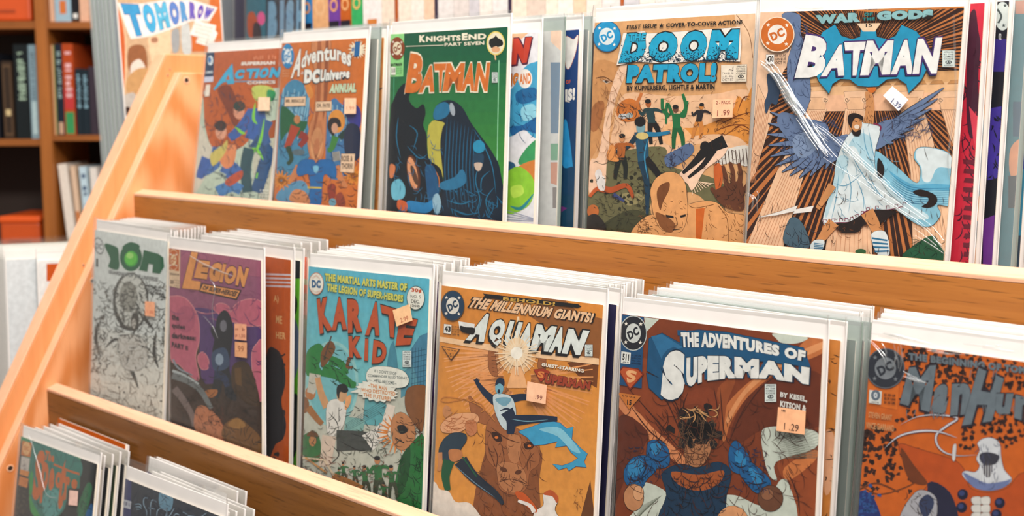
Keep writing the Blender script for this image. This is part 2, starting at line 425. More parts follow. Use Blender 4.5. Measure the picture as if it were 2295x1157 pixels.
        s.text('A', [((x0+x1)/2-w*.13, y0+h*.6), ((x0+x1)/2+w*.13, y0+h*.6), ((x0+x1)/2+w*.13, y0+h*.82), ((x0+x1)/2-w*.13, y0+h*.82)], c, .03)
    def scribble(s, box, n, ln, w, col, ang=None, spread=.6, bend=.5):
        x0, y0, x1, y1 = box; L = []
        for _ in range(n):
            x, y = s.rng.uniform(x0, x1), s.rng.uniform(y0, y1); a = (s.rng.uniform(0, PI) if ang is None else s.rng.gauss(ang, spread)); l = ln*s.rng.uniform(.4, 1.3); k = s.rng.uniform(-bend, bend)
            P = []
            for i in range(6): P.append((x, y)); x += math.cos(a)*l/5; y += math.sin(a)*l/5; a += k
            L.append(P)
        s.strokes(L, w, col)
    def blobs(s, pts, r, col, n=9):
        Q = []
        for (x, y) in pts:
            rr = [r*s.rng.uniform(.5, 1.3) for _ in range(n)]
            P = [(x+rr[i]*math.cos(2*PI*i/n), y+rr[i]*math.sin(2*PI*i/n)) for i in range(n)]
            Q += [((x, y), P[i], P[(i+1) % n]) for i in range(n)]
        s.quads(Q, col)
    def fan(s, c, a0, a1, r0, r1, n, w0, w1, col, jit=.3):
        Q = []
        for i in range(n):
            a = a0 + (a1-a0)*(i+s.rng.uniform(-jit, jit))/n; u = (math.cos(a), math.sin(a)); t = (-u[1], u[0])
            Q.append(((c[0]+u[0]*r0-t[0]*w0, c[1]+u[1]*r0-t[1]*w0), (c[0]+u[0]*r1-t[0]*w1, c[1]+u[1]*r1-t[1]*w1), (c[0]+u[0]*r1+t[0]*w1, c[1]+u[1]*r1+t[1]*w1), (c[0]+u[0]*r0+t[0]*w0, c[1]+u[1]*r0+t[1]*w0)))
        s.quads(Q, col)
    def build(s, name, m, parent, loc):
        o = link(name, s.v, s.f, m, parent, s.c); o.location = loc; return o

SHELF = [Z0-.0870, Z0-.3020, Z0-.5250, Z0-.75]
# ================================================================== BAGGED COMICS
def sleeve_mesh(w, hh, y0, y1, seed=0, amp=.00035, folds=(), nx=14, nz=20, flap=0.0):
    """clear bag: wrinkled front sheet, rounded sides, flat back; x from -w/2, z from 0"""
    r = random.Random(seed); ph = [(r.uniform(20, 70), r.uniform(15, 50), r.uniform(0, 6), r.uniform(-1, 1)) for _ in range(5)]
    def disp(x, z):
        d = sum(math.sin(a*x*q + b*z + p) for a, b, p, q in ph)/5*amp
        for (x0, z0, x1, z1, wd_, hgt) in folds:
            dx, dz = x1-x0, z1-z0; L = math.hypot(dx, dz); t = ((x-x0)*dx + (z-z0)*dz)/(L*L); e = ((x-x0)*dz - (z-z0)*dx)/L
            if -.05 < t < 1.05:
                d += hgt*math.exp(-(e/wd_)**2)*min(1, max(0, (t+.05)*8))*min(1, max(0, (1.05-t)*8))*(1+.35*math.sin(t*37+seed))
        return d
    v = []; f = []
    cols = [(-w/2, (y0+y1)/2, 0), (-w/2+.0006, y0+.0009, 0)] + [(-w/2 + .003 + (w-.006)*i/nx, y0, 1) for i in range(nx+1)] + [(w/2-.0006, y0+.0009, 0), (w/2, (y0+y1)/2, 0), (w/2-.002, y1, 0), (-w/2+.002, y1, 0)]
    K = len(cols)
    for j in range(nz+1):
        z = hh*j/nz
        for (x, y, g) in cols:
            tt = min(1, (hh-z)/.012)*.7+.3          # bag gets thinner towards its mouth
            yy = (y0+y1)/2 + (y-(y0+y1)/2)*tt
            v.append((x, yy - (abs(disp(x, z))*g), z))
    for j in range(nz):
        for i in range(K):
            a = j*K+i; b = j*K+(i+1) % K; f.append((a, b, b+K, a+K))
    return v, f
ALLQ = []
def comic_parts(root, w, h, art_build, sticker=None, seed=0, amp=.0003, folds=(), board_extra=.012, milky=False, sleeve=True, grid=(14, 20), bag_extra=0.0, side_pad=.004, board=True):
    """parts in the local frame of the root: origin at the bottom centre of the cover sheet, x right, y back, z up"""
    cov = art_build(root)
    if w:
        mb = MB(); mb.box((-w/2+.0006, .0001, .001), (w/2-.0008, .0022, h-.0008)); mb.build('pages', M['page'], root)
        mb = MB(); mb.box((-w/2-.0015, .0024, -.0005), (w/2+.0025, .0034, h+board_extra))
        if board: mb.build('backing_board', M['board' if board is True else board], root, .0002, 1)
        if sleeve:
            v, f = sleeve_mesh(w+.002+side_pad, h+board_extra+.003+bag_extra, -.0024, .0036, seed, amp, folds, *grid)
            link('plastic_sleeve', v, f, M['sleeve_milky' if milky else 'sleeve'], root, smooth=True)
    return cov
def plane_of(k, lean, gap=.005, extra=0.0):
    return Vector((0, -k*RD + RB + gap - .0015 + extra + (Z0 - k*RH - SHELF[k])*math.tan(lean), Z0 - k*RH)), Vector((0, math.cos(lean), -math.sin(lean)))
def front_comic(tl, tr, k, lean, hcov, paint, label, group=None, gap=.006, extra=0.0, base=(255, 255, 255), stickers=(), plane=None, name='comic_book', w=None, creases=(), **kw):
    """a comic whose upper cover corners are seen at the pixels tl and tr, standing in tier k"""
    P0, n = plane or plane_of(k, lean, gap, extra)
    if w:
        TR = hit(tr, P0, n) if tr else None; TL = hit(tl, P0, n) if tl else TR - Vector((w, 0, 0)); ex = Vector((1, 0, 0))
    else:
        TL, TR = hit(tl, P0, n), hit(tr, P0, n); ex = (TR-TL).normalized(); w = (TR-TL).length
    up = n.cross(ex)*-1
    if up.z < 0: up = -up
    ny = up.cross(ex)
    if k is not None and hcov is None: hcov = (TL.z + ex.z*w/2 - SHELF[k] - .0030)/up.z
    org = TL + ex*(w/2) - up*hcov
    R = Matrix((ex, ny, up)).transposed().to_4x4(); R.translation = org
    root = empty(name, label=label, cat='comic', group=group); root.matrix_world = R
    inv = R.inverted()
    def mp(q):
        p = inv @ hit(q, TL, n); return (p.x + w/2, hcov - p.z)
    def ab(rt):
        a = Art(w, hcov, mp, base)
        if paint: paint(a)
        a.crop(0, 0, 1)
        return a.build('cover', M['print'], rt, (-w/2, 0, hcov))
    comic_parts(root, w, hcov, ab, **kw)
    if creases:
        V, Fc = [], []; rc = random.Random(len(creases))
        for (pts, wd_, cnt, spread, crop) in creases:
            base = [inv @ hit((crop[0]+p[0]/crop[2], crop[1]+p[1]/crop[2]), TL, n) for p in smooth_open(pts, 5)]
            for c_ in range(cnt):
                o1, o2 = rc.uniform(-1, 1)*spread, rc.uniform(-1, 1)*spread; N = len(base)
                a0, a1 = sorted((rc.uniform(0, .45), rc.uniform(.55, 1))) if cnt > 2 else (0, 1)
                P = []
                for i, b in enumerate(base):
                    t = i/(N-1)
                    if a0 <= t <= a1: P.append((b.x+(o1+(o2-o1)*t)+rc.uniform(-1, 1)*wd_*.12, b.z+(o1*.5)+rc.uniform(-1, 1)*wd_*.12, math.sin(PI*(t-a0+.02)/(a1-a0+.04))))
                if len(P) < 2: continue
                for i, (x, z, e) in enumerate(P):
                    q0, q1 = P[max(i-1, 0)], P[min(i+1, len(P)-1)]; dx, dz = q1[0]-q0[0], q1[1]-q0[1]; d = math.hypot(dx, dz) or 1; nx, nz = -dz/d, dx/d
                    for k in range(7):
                        a_ = PI*k/6; ww = wd_/2*(.35+.65*e); V.append((x+nx*math.cos(a_)*ww, -.0026-math.sin(a_)*ww*.8, z+nz*math.cos(a_)*ww))
                b0 = len(V)-7*len(P)
                for i in range(len(P)-1):
                    for k in range(6): a_ = b0+i*7+k; Fc.append((a_, a_+1, a_+8, a_+7))
        cr = link('bag_creases', V, Fc, M['crease'], root, smooth=True); cr['kind'] = 'stuff'
    for (quad, col, txt, tc, crop) in stickers:     # price labels stuck on the bag
        off = .0029
        a = Art(10, 10, lambda q: (lambda p: (p.x+5, 5-p.z))(inv @ hit(q, TL - n*off, n)), (0, 0, 0)); a.v = []; a.f = []; a.c = []; a.crop(*crop)
        a.step = .00008
        # body with thickness
        P = [a.m(p) for p in quad]
        mb = MB(); i = 0
        mb.v = [(p[0], -.0003, -p[1]) for p in P] + [(p[0], 0, -p[1]) for p in P]
        mb.f = [(3, 2, 1, 0), (4, 5, 6, 7)] + [(j, (j+1) % 4, 4+(j+1) % 4, 4+j) for j in range(4)]
        mb.c = [ink(col)]*6
        a.z = .00035
        for t, q in txt: a.text(t, q, tc, .0)
        nv = len(mb.v)
        mb.v += a.v; mb.f += [tuple(x+nv for x in f) for f in a.f]; mb.c += a.c
        mb.v = [(x-5, y, z+5) for x, y, z in mb.v]; o = mb.build('price_sticker', M['sticker'], root, cols=True); o.location = (0, -off, 0)
    return root, TL, w, n

# ------------------------------------------------------------------ helpers for the printed pictures
def limb(a, pts, w0, w1, col):
    """tapering limb or fold"""
    pts = smooth_open(pts, 4); n = len(pts); L = []; R = []
    for i, p in enumerate(pts):
        q0 = pts[max(i-1, 0)]; q1 = pts[min(i+1, n-1)]; dx, dy = q1[0]-q0[0], q1[1]-q0[1]; d = math.hypot(dx, dy) or 1
        w = (w0+(w1-w0)*i/(n-1))/2; L.append((p[0]-dy/d*w, p[1]+dx/d*w)); R.append((p[0]+dy/d*w, p[1]-dx/d*w))
    a.quads([(L[i], L[i+1], R[i+1], R[i]) for i in range(n-1)], col)
def fig(a, x, y, s, top, leg, skin=(214, 150, 105), lean=0.0, arms=1, kx=.6):
    """small anonymous figure: head, body, arms, legs"""
    P = lambda u, v: (x + (u + lean*v)*s*kx, y + v*s)
    blk = (28, 26, 28)
    limb(a, [P(-.05, .48), P(-.14, .72), P(-.18, 1.0)], s*.17*kx*1.4, s*.08, leg); limb(a, [P(.06, .48), P(.2, .7), P(.22, 1.0)], s*.17*kx*1.4, s*.08, leg)
    a.poly([P(-.17, .15), P(.17, .15), P(.14, .5), P(-.14, .5)], top)
    limb(a, [P(-.15, .18), P(-.33, .1+.2*arms), P(-.42, -.1*arms+.3)], s*.09, s*.05, top); limb(a, [P(.15, .18), P(.35, .2), P(.5, .05+.2*arms)], s*.09, s*.05, top)
    a.ell(*P(0, .04), s*.075*kx*1.5, s*.09, skin); a.ell(*P(0, -.01), s*.08*kx*1.5, s*.055, blk)
R4 = lambda x0, y0, x1, y1: [(x0, y0), (x1, y0), (x1, y1), (x0, y1)]

# ---- green cover, orange lettering
def p_green(a):
    a.crop(800, 0, 2.1426)
    a.grad([(150, 150), (740, 110), (740, 1080), (140, 1080)], (14, 96, 70), (80, 160, 50), 16)
    a.grad([(150, 150), (740, 110), (740, 300), (150, 330)], (10, 88, 62), (18, 100, 62), 4)
    a.poly([(162, 163), (227, 159), (222, 367), (160, 369)], (150, 226, 140))
    a.line([(682, 290), (668, 1060)], 4, (150, 215, 170), False); a.line([(178, 370), (170, 1020)], 3, (70, 170, 130), False)
    # dark hooded cloth mass on the left
    navy = (14, 24, 34)
    a.poly([(345, 600), (425, 585), (408, 700), (418, 850), (350, 790)], (196, 186, 78), True)
    a.poly([(160, 560), (172, 490), (205, 420), (238, 400), (258, 430), (250, 480), (285, 520), (318, 500), (330, 545), (318, 600), (335, 650), (345, 760), (400, 810), (420, 900), (450, 1060), (150, 1060)], navy, True)
    a.poly([(368, 540), (392, 498), (448, 480), (505, 515), (548, 590), (600, 660), (655, 740), (690, 830), (700, 1080), (430, 1060), (415, 850), (400, 700), (410, 620), (420, 590), (372, 575)], (16, 34, 52), True)
    a.poly([(368, 540), (385, 505), (425, 490), (450, 520), (430, 560), (392, 575), (370, 570)], (34, 116, 158), True)
    a.ell(458, 525, 12, 32, (170, 180, 190), -.2)
    for i in range(9):
        x = 425+i*17; a.line([(x+10, 560+i*8), (x+2, 700), (x-2, 840), (x+14, 1000)], 5, (22, 96, 134), True, True)
    for P in ([(560, 620), (610, 700), (650, 800), (668, 930)], [(600, 760), (570, 860), (590, 960), (560, 1040)], [(640, 820), (600, 860), (596, 930)], [(660, 900), (620, 960), (640, 1040)], [(430, 960), (500, 980), (560, 960)], [(450, 1000), (520, 1030), (590, 1020)], [(250, 600), (290, 640), (270, 720)], [(200, 560), (190, 660), (210, 760)], [(240, 700), (300, 760), (340, 740)]):
        a.line(P, 5, (26, 118, 158), True, True)
    a.poly([(560, 690), (585, 672), (612, 690), (612, 722), (585, 736), (562, 722)], (40, 150, 190), True)
    a.poly([(562, 742), (608, 742), (604, 800), (584, 826), (566, 802)], (30, 66, 92), True)
    a.poly([(565, 784), (602, 784), (596, 812), (584, 822), (570, 812)], (214, 190, 170), True)
    a.ell(272, 832, 30, 88, (92, 48, 26), -.18); a.ell(268, 832, 22, 78, (234, 160, 112), -.18); a.ell(276, 842, 12, 50, (90, 60, 44), -.3)
    a.line([(358, 790), (392, 850), (396, 900)], 4, (214, 130, 70))
    a.poly([(330, 800), (370, 800), (392, 880), (390, 960), (350, 980), (335, 900)], (24, 84, 130), True)
    a.poly([(170, 880), (205, 860), (232, 900), (225, 950), (180, 960), (165, 930)], (110, 190, 215), True)
    a.poly([(160, 790), (185, 800), (175, 850), (158, 850)], (220, 130, 80), True)
    a.poly([(245, 965), (330, 975), (362, 960), (366, 1000), (330, 1024), (250, 1010)], (34, 130, 190), True)
    a.poly([(400, 880), (470, 850), (500, 815), (520, 830), (522, 880), (470, 910), (410, 910)], (40, 118, 160), True)
    a.poly([(365, 950), (390, 930), (405, 980), (390, 1030), (370, 1010)], (150, 190, 210), True)
    a.poly([(200, 960), (240, 975), (238, 1015), (196, 1000)], (214, 100, 50), True)
    a.scribble((170, 620, 400, 1040), 60, 50, 3, (40, 110, 150), 1.2, .5); a.scribble((440, 900, 690, 1050), 40, 50, 3, (30, 120, 165), 1.3, .5)
    # writing
    cream = (250, 240, 214)
    a.text('K', [(300, 170), (330, 168), (330, 203), (300, 204)], cream, .06); a.text('NIGHTS', [(333, 175), (500, 168), (500, 196), (333, 201)], cream, .05)
    a.text('E', [(505, 160), (532, 158), (532, 194), (505, 195)], cream, .06); a.text('ND', [(536, 165), (622, 160), (622, 188), (536, 192)], cream, .05)
    a.text('PART SEVEN', [(422, 207), (612, 197), (612, 215), (422, 223)], cream, .03)
    a.line([(236, 223), (418, 217)], 3, cream, False)
    for (t, q) in (('B', [(258, 255), (330, 266), (306, 448), (230, 446)]), ('A', [(326, 318), (388, 312), (372, 442), (296, 446)]), ('T', [(370, 306), (442, 304), (414, 440), (388, 440)]), ('M', [(432, 304), (520, 303), (508, 438), (412, 440)]), ('A', [(528, 303), (572, 302), (566, 438), (500, 440)]), ('N', [(580, 302), (642, 300), (628, 440), (562, 440)])):
        a.text(t, q, (222, 118, 44), .05, cream, .045)
        c = [((q[0][0]+q[3][0])/2, (q[0][1]+q[3][1])/2), ((q[1][0]+q[2][0])/2, (q[1][1]+q[2][1])/2)]
    a.ell(668, 208, 44, 58, (244, 220, 110)); a.ell(668, 208, 39, 52, (244, 232, 200))
    a.poly([(640, 190), (660, 180), (668, 170), (678, 182), (700, 196), (702, 216), (680, 226), (668, 222), (650, 232), (636, 212)], (26, 26, 26), True)
    a.ell(668, 238, 20, 14, (238, 176, 130)); a.line([(664, 262), (668, 288)], 6, (240, 200, 150), False)
    a.bullet(195, 232, 54, (146, 66, 26), (244, 232, 200), None, .66)
    a.text('BATMAN', [(163, 305), (217, 301), (217, 315), (163, 318)], (26, 40, 26), .04)
    a.poly(R4(165, 322, 187, 360), (244, 244, 230)); a.text('510', [(168, 328), (185, 327), (185, 348), (168, 349)], (30, 30, 30), .03)
    for i in range(3): a.text('US $1.50', [(190, 326+i*11), (216, 324+i*11), (216, 331+i*11), (190, 333+i*11)], (40, 120, 70), .0)
    a.code_stamp(650, 347, 677, 397)
# ---- white cover with blue and lime masses, mostly hidden
def p_blue(a):
    a.crop(800, 0, 2.1426)
    a.poly([(600, 110), (880, 110), (880, 300), (700, 210), (600, 180)], (244, 190, 150)); a.poly([(740, 250), (800, 180), (880, 130), (880, 320), (740, 420)], (238, 236, 240), True)
    a.text('UM. SHUM', [(735, 145), (835, 138), (835, 155), (735, 162)], (206, 120, 60), .02)
    a.text('N', [(752, 185), (840, 178), (815, 300), (738, 312)], (206, 66, 44), .09, (90, 30, 60), .04, (90, 30, 60), (5, 5))
    a.text('IG', [(738, 355), (776, 350), (776, 410), (736, 415)], (226, 130, 40), .06, (80, 40, 20)); a.text('!', [(842, 348), (852, 348), (850, 398), (840, 400)], (214, 90, 40), .06)
    a.poly([(640, 460), (740, 430), (800, 330), (850, 300), (900, 320), (900, 640), (850, 660), (800, 620), (740, 655), (640, 640)], (72, 168, 208), True)
    a.poly([(770, 440), (850, 420), (870, 470), (800, 500), (765, 480)], (30, 104, 158), True); a.poly([(740, 610), (800, 600), (870, 560), (870, 640), (800, 625), (745, 650)], (24, 100, 160), True)
    a.poly([(790, 520), (850, 500), (860, 560), (800, 580)], (150, 214, 232), True)
    a.ell(808, 378, 34, 46, (250, 244, 236)); a.text('AND', [(780, 355), (836, 350), (836, 402), (780, 406)], (230, 130, 60), .05)
    a.scribble((740, 430, 880, 640), 40, 50, 3, (20, 70, 120), 1.4, .5)
    a.poly([(720, 780), (760, 790), (750, 840), (715, 860)], (36, 90, 130), True)
    a.poly([(780, 790), (800, 730), (860, 670), (900, 670), (900, 780)], (60, 158, 96), True); a.poly([(775, 800), (900, 770), (900, 930), (850, 920), (830, 840)], (214, 130, 60), True)
    a.poly([(715, 850), (770, 800), (826, 830), (852, 880), (842, 960), (800, 1005), (715, 1020)], (146, 206, 56), True)
    a.poly([(740, 900), (790, 890), (800, 930), (750, 950)], (196, 232, 90), True); a.line([(735, 990), (790, 1000), (850, 930)], 16, (40, 140, 150), True, True)
    for i in range(4): a.line([(720, 1010+i*15), (850, 1050+i*4)], 5, (150, 160, 190), False, True)
def p_navy(a):
    a.crop(800, 0, 2.1426)
    a.grad([(900, 120), (1075, 120), (1075, 1100), (900, 1100)], (24, 60, 128), (20, 70, 96), 6)
    a.poly([(1000, 180), (1040, 190), (1062, 170), (1050, 250), (1018, 330), (1000, 300)], (240, 236, 230), True, (200, 110, 60), 2)
    a.text('OF', [(1003, 385), (1026, 383), (1026, 402), (1003, 404)], (206, 90, 40), .04)
    a.text('IS!', [(1000, 430), (1048, 420), (1046, 480), (1000, 488)], (244, 240, 232), .07); a.line([(1000, 486), (1022, 490)], 4, (230, 220, 200), False)
    a.poly([(990, 600), (1010, 590), (1035, 780), (1030, 800), (985, 790)], (40, 150, 210), True); a.poly([(980, 990), (1010, 1000), (980, 1020)], (120, 50, 130))
def p_blue2(a):
    a.crop(800, 0, 2.1426)
    a.poly([(930, 120), (985, 120), (985, 250), (930, 200)], (240, 196, 160)); a.poly([(930, 300), (985, 300), (985, 640), (930, 640)], (20, 90, 130))
    a.poly([(930, 690), (985, 690), (985, 770), (930, 770)], (50, 140, 90)); a.poly([(930, 780), (985, 780), (985, 900), (930, 880)], (190, 110, 60)); a.poly([(940, 900), (985, 900), (985, 1000), (940, 1000)], (90, 70, 60))
# ---- peach/orange ensemble cover
def p_ensemble(a):
    a.crop(1280, 0, 1.995)
    tan = (222, 166, 112); blk = (26, 24, 26)
    a.poly([(730, 60), (830, 55), (810, 460), (770, 340)], (240, 198, 160))
    a.line([(735, 60), (795, 150), (812, 260)], 2.5, (120, 70, 30))
    a.poly([(90, 300), (215, 290), (228, 340), (190, 420), (150, 520), (140, 600), (80, 700)], (208, 148, 92), True)
    a.line([(110, 350), (150, 345), (190, 370)], 4, (90, 50, 24)); a.poly([(138, 362), (160, 354), (178, 366), (158, 374)], (220, 200, 180)); a.ell(158, 364, 7, 7, (60, 60, 60))
    a.poly([(95, 480), (130, 450), (150, 470), (130, 560), (100, 590), (84, 560)], (170, 106, 60), True)
    a.poly([(215, 300), (258, 296), (208, 420), (176, 560), (168, 700), (172, 820), (140, 835), (80, 860), (86, 720), (120, 700), (146, 560), (170, 430)], (244, 202, 170), True)
    a.poly([(240, 420), (440, 430), (640, 420), (760, 400), (800, 440), (800, 700), (600, 640), (420, 690), (300, 680), (180, 700), (190, 560)], (238, 190, 150), True)
    a.poly([(170, 700), (290, 665), (420, 660), (440, 740), (620, 790), (700, 850), (660, 950), (540, 860), (360, 900), (350, 1040), (60, 1030), (80, 870), (150, 840)], (108, 104, 70), True)
    a.poly([(160, 990), (260, 940), (340, 960), (340, 1040), (120, 1040)], (70, 70, 46), True); a.poly([(200, 880), (280, 860), (330, 890), (260, 920)], (150, 140, 96), True)
    a.scribble((90, 700, 420, 1040), 90, 40, 2.5, (50, 50, 34), .3, .4); a.scribble((230, 430, 620, 660), 60, 40, 2, (170, 110, 70), -.4, .5)
    a.blobs([(a.rng.gauss(300, 90), a.rng.gauss(830, 70)) for _ in range(50)], 9, (52, 50, 36), 7)
    # arm and flames from the right
    a.poly([(440, 575), (560, 570), (660, 535), (720, 500), (745, 430), (780, 450), (815, 390), (815, 640), (740, 610), (640, 600), (520, 612), (450, 625)], (226, 146, 62), True)
    a.poly([(410, 575), (450, 545), (490, 560), (540, 610), (500, 640), (440, 650), (405, 620)], (244, 184, 130), True)
    for P in ([(660, 560), (740, 520), (810, 500)], [(640, 590), (720, 560), (812, 560)], [(700, 600), (760, 560), (812, 590)], [(745, 500), (770, 440), (800, 430)]): a.line(P, 6, (130, 66, 20), True, True)
    a.scribble((640, 500, 810, 610), 40, 40, 2.5, (120, 60, 20), -.3, .4)
    a.poly([(640, 690), (720, 660), (795, 655), (795, 740), (720, 730), (650, 735)], (226, 220, 210), True)
    for i in range(9): a.line([(655+i*16, 680-i*2), (662+i*16, 735)], 4, (90, 70, 60), False)
    # anonymous running and falling figures
    a.poly([(210, 470), (260, 440), (310, 470), (300, 530), (240, 545), (205, 515)], (206, 116, 46), True); a.ell(232, 520, 20, 12, (200, 200, 200)); a.ell(262, 516, 16, 12, (160, 170, 170))
    a.scribble((205, 450, 310, 540), 26, 40, 3, blk, .3, .7); a.line([(290, 470), (310, 430), (315, 415)], 14, (206, 120, 60))
    fig(a, 345, 455, 190, (38, 66, 70), blk, (170, 90, 40), .3); fig(a, 468, 480, 185, (30, 110, 62), (28, 96, 54), (110, 66, 46), .1, -1); limb(a, [(440, 520), (412, 490), (408, 440)], 20, 12, (30, 110, 62)); limb(a, [(490, 520), (515, 480), (500, 420)], 20, 12, (30, 110, 62))
    fig(a, 585, 470, 150, (40, 36, 40), (206, 130, 60), (206, 130, 60), -.3)
    a.poly([(420, 700), (470, 670), (530, 640), (552, 670), (520, 710), (470, 740), (430, 745)], (86, 106, 142), True); a.scribble((425, 650, 550, 740), 24, 40, 3, (40, 50, 80), .8, .6)
    a.poly([(480, 790), (540, 720), (600, 660), (700, 640), (680, 700), (600, 760), (545, 850), (520, 820)], (246, 206, 178), True)
    limb(a, [(690, 630), (610, 670), (560, 720), (500, 775)], 60, 14, blk); limb(a, [(640, 670), (590, 740), (525, 795)], 30, 12, blk); a.ell(600, 658, 22, 26, blk)
    for i in range(9): a.line([(530+i*8, 800+i*2), (545+i*12, 870-i*6)], 5, (248, 214, 180), False, True)
    limb(a, [(315, 590), (320, 660), (325, 730)], 62, 46, (30, 78, 106)); limb(a, [(318, 720), (340, 820), (342, 960)], 40, 12, (24, 56, 78)); limb(a, [(335, 710), (385, 770), (420, 850)], 36, 18, blk)
    limb(a, [(340, 600), (395, 600), (445, 590)], 22, 14, (34, 120, 160)); limb(a, [(292, 610), (250, 660), (200, 678)], 24, 12, (26, 50, 66)); a.ell(313, 570, 20, 28, (120, 160, 170)); a.ell(310, 545, 25, 22, blk); a.line([(345, 620), (330, 700), (345, 800)], 6, (60, 150, 190), True, True)
    a.ell(320, 608, 28, 16, (214, 190, 120))
    fig(a, 230, 610, 190, (176, 96, 40), (30, 34, 30), (206, 140, 90), -.1); a.poly([(160, 700), (185, 640), (205, 690), (215, 720), (180, 720)], (230, 150, 80), True)
    limb(a, [(130, 840), (180, 850), (250, 830), (280, 885)], 34, 14, (176, 80, 36)); limb(a, [(150, 830), (110, 850), (85, 880)], 22, 12, (196, 90, 40)); a.poly([(115, 790), (150, 790), (152, 850), (125, 845)], (226, 220, 214), True); a.ell(125, 780, 16, 22, (230, 224, 220)); limb(a, [(190, 870), (240, 900)], 20, 10, (60, 70, 120))
    a.poly([(640, 745), (670, 735), (680, 800), (660, 870), (650, 860)], (200, 96, 40), True)
    # dark open hand
    hb = (100, 56, 34); a.poly([(640, 860), (690, 830), (760, 810), (775, 870), (770, 940), (700, 930), (660, 900)], hb, True)
    for P in ([(700, 850), (690, 780), (680, 740)], [(725, 840), (725, 770), (712, 725)], [(750, 840), (760, 780), (752, 730)], [(765, 860), (790, 830), (800, 790)], [(670, 880), (645, 860), (628, 840)]): limb(a, P, 26, 14, hb)
    a.scribble((650, 760, 780, 930), 30, 40, 2.5, (50, 26, 16), 1.3, .4)
    a.ell(100, 945, 26, 30, (190, 106, 50)); a.poly([(75, 970), (120, 960), (160, 1025), (75, 1020)], (46, 40, 36), True)
    # large bald head and shoulders, lower edge
    sk = (228, 164, 104)
    a.poly([(262, 1060), (290, 1010), (345, 965), (430, 950), (560, 905), (650, 905), (700, 950), (790, 975), (790, 1100), (262, 1100)], sk, True, blk, 1.6)
    a.poly([(362, 900), (358, 850), (380, 800), (430, 770), (480, 778), (512, 820), (520, 880), (522, 960), (500, 1030), (450, 1040), (400, 1020), (372, 960)], sk, True, blk, 1.6)
    a.poly([(385, 870), (400, 830), (440, 815), (440, 850), (415, 900), (400, 940)], (120, 70, 34), True); a.poly([(380, 950), (440, 975), (470, 1010), (450, 1040), (405, 1020)], (136, 82, 42), True)
    a.poly([(425, 960), (460, 966), (462, 976), (428, 972)], blk); a.poly([(490, 964), (515, 958), (515, 968), (492, 974)], blk); a.line([(470, 970), (478, 1005), (462, 1012)], 3, (90, 50, 20)); a.line([(458, 1028), (490, 1024)], 4, blk)
    a.poly([(560, 935), (600, 930), (585, 1070), (560, 1066)], (204, 100, 30)); a.line([(660, 920), (700, 980), (705, 1080)], 3, (120, 70, 30)); a.line([(530, 920), (560, 930), (640, 915)], 2.5, (120, 70, 30))
    a.scribble((290, 960, 380, 1040), 40, 26, 2.5, (130, 80, 40), .9, .3); a.scribble((600, 910, 780, 1080), 50, 30, 2.5, (150, 96, 50), 1.0, .3); a.scribble((400, 840, 520, 1030), 30, 24, 2, (110, 66, 30), 1.1, .3)
    a.scribble((100, 300, 230, 680), 60, 60, 2, (150, 96, 56), 1.3, .3); a.scribble((180, 420, 800, 780), 120, 26, 2.2, (70, 40, 26), 1.0, .9); a.scribble((90, 780, 360, 1040), 90, 26, 2.5, (40, 36, 26), .6, .8)
    # writing
    a.text('FIRST ISSUE \u2605 COVER-TO-COVER ACTION!', [(254, 108), (768, 84), (768, 110), (250, 132)], blk, .04)
    a.poly([(236, 148), (330, 140), (344, 150), (480, 142), (640, 130), (758, 122), (764, 200), (758, 276), (600, 268), (430, 284), (300, 276), (206, 292), (214, 250)], (244, 236, 226), out=(60, 40, 30), ow=1)
    cy = (28, 168, 208)
    for t, q in (('D', [(252, 152), (345, 146), (330, 276), (216, 280)]), ('O', [(362, 146), (486, 140), (470, 274), (340, 278)]), ('O', [(500, 140), (616, 136), (604, 268), (484, 274)]), ('M', [(634, 136), (756, 132), (748, 262), (606, 268)])):
        a.text(t, q, cy, .085, blk, .045)
        x0 = q[3][0]+8; x1 = q[2][0]-4
    a.blobs([(a.rng.uniform(228, 742), 276 - abs(a.rng.gauss(0, 26))) for _ in range(520)], 3.2, (12, 52, 76), 5)
    a.text('THE', [(262, 150), (340, 147), (334, 182), (258, 186)], (40, 176, 214), .05, blk, .05)
    a.text('PATROL!', [(258, 290), (656, 280), (650, 366), (250, 372)], (30, 162, 204), .085, blk, .04)
    a.text('BY KUPPERBERG, LIGHTLE & MARTIN', [(252, 384), (645, 376), (645, 404), (252, 410)], blk, .04)
    a.bullet(163, 163, 66, (30, 152, 206), (232, 240, 240), None, .9, (24, 100, 150))
    a.poly([(674, 292), (790, 288), (788, 366), (674, 368)], (240, 226, 206), out=(120, 90, 70), ow=.8)
    for i, t in enumerate(('1', '75\u00a2', 'CAN $1.00', 'U.K. 40p', 'OCT 87')): a.text(t, [((728 if i < 2 else 678)-(18 if i == 1 else 0), 296+i*14), (729, 295+i*14), (729, 306+i*14), ((724 if i < 1 else 678)+(24 if i == 1 else 0), 307+i*14)], (90, 80, 80), .03 if i == 1 else 0)
    a.code_stamp(737, 291, 788, 364, (60, 60, 60), (236, 222, 200))
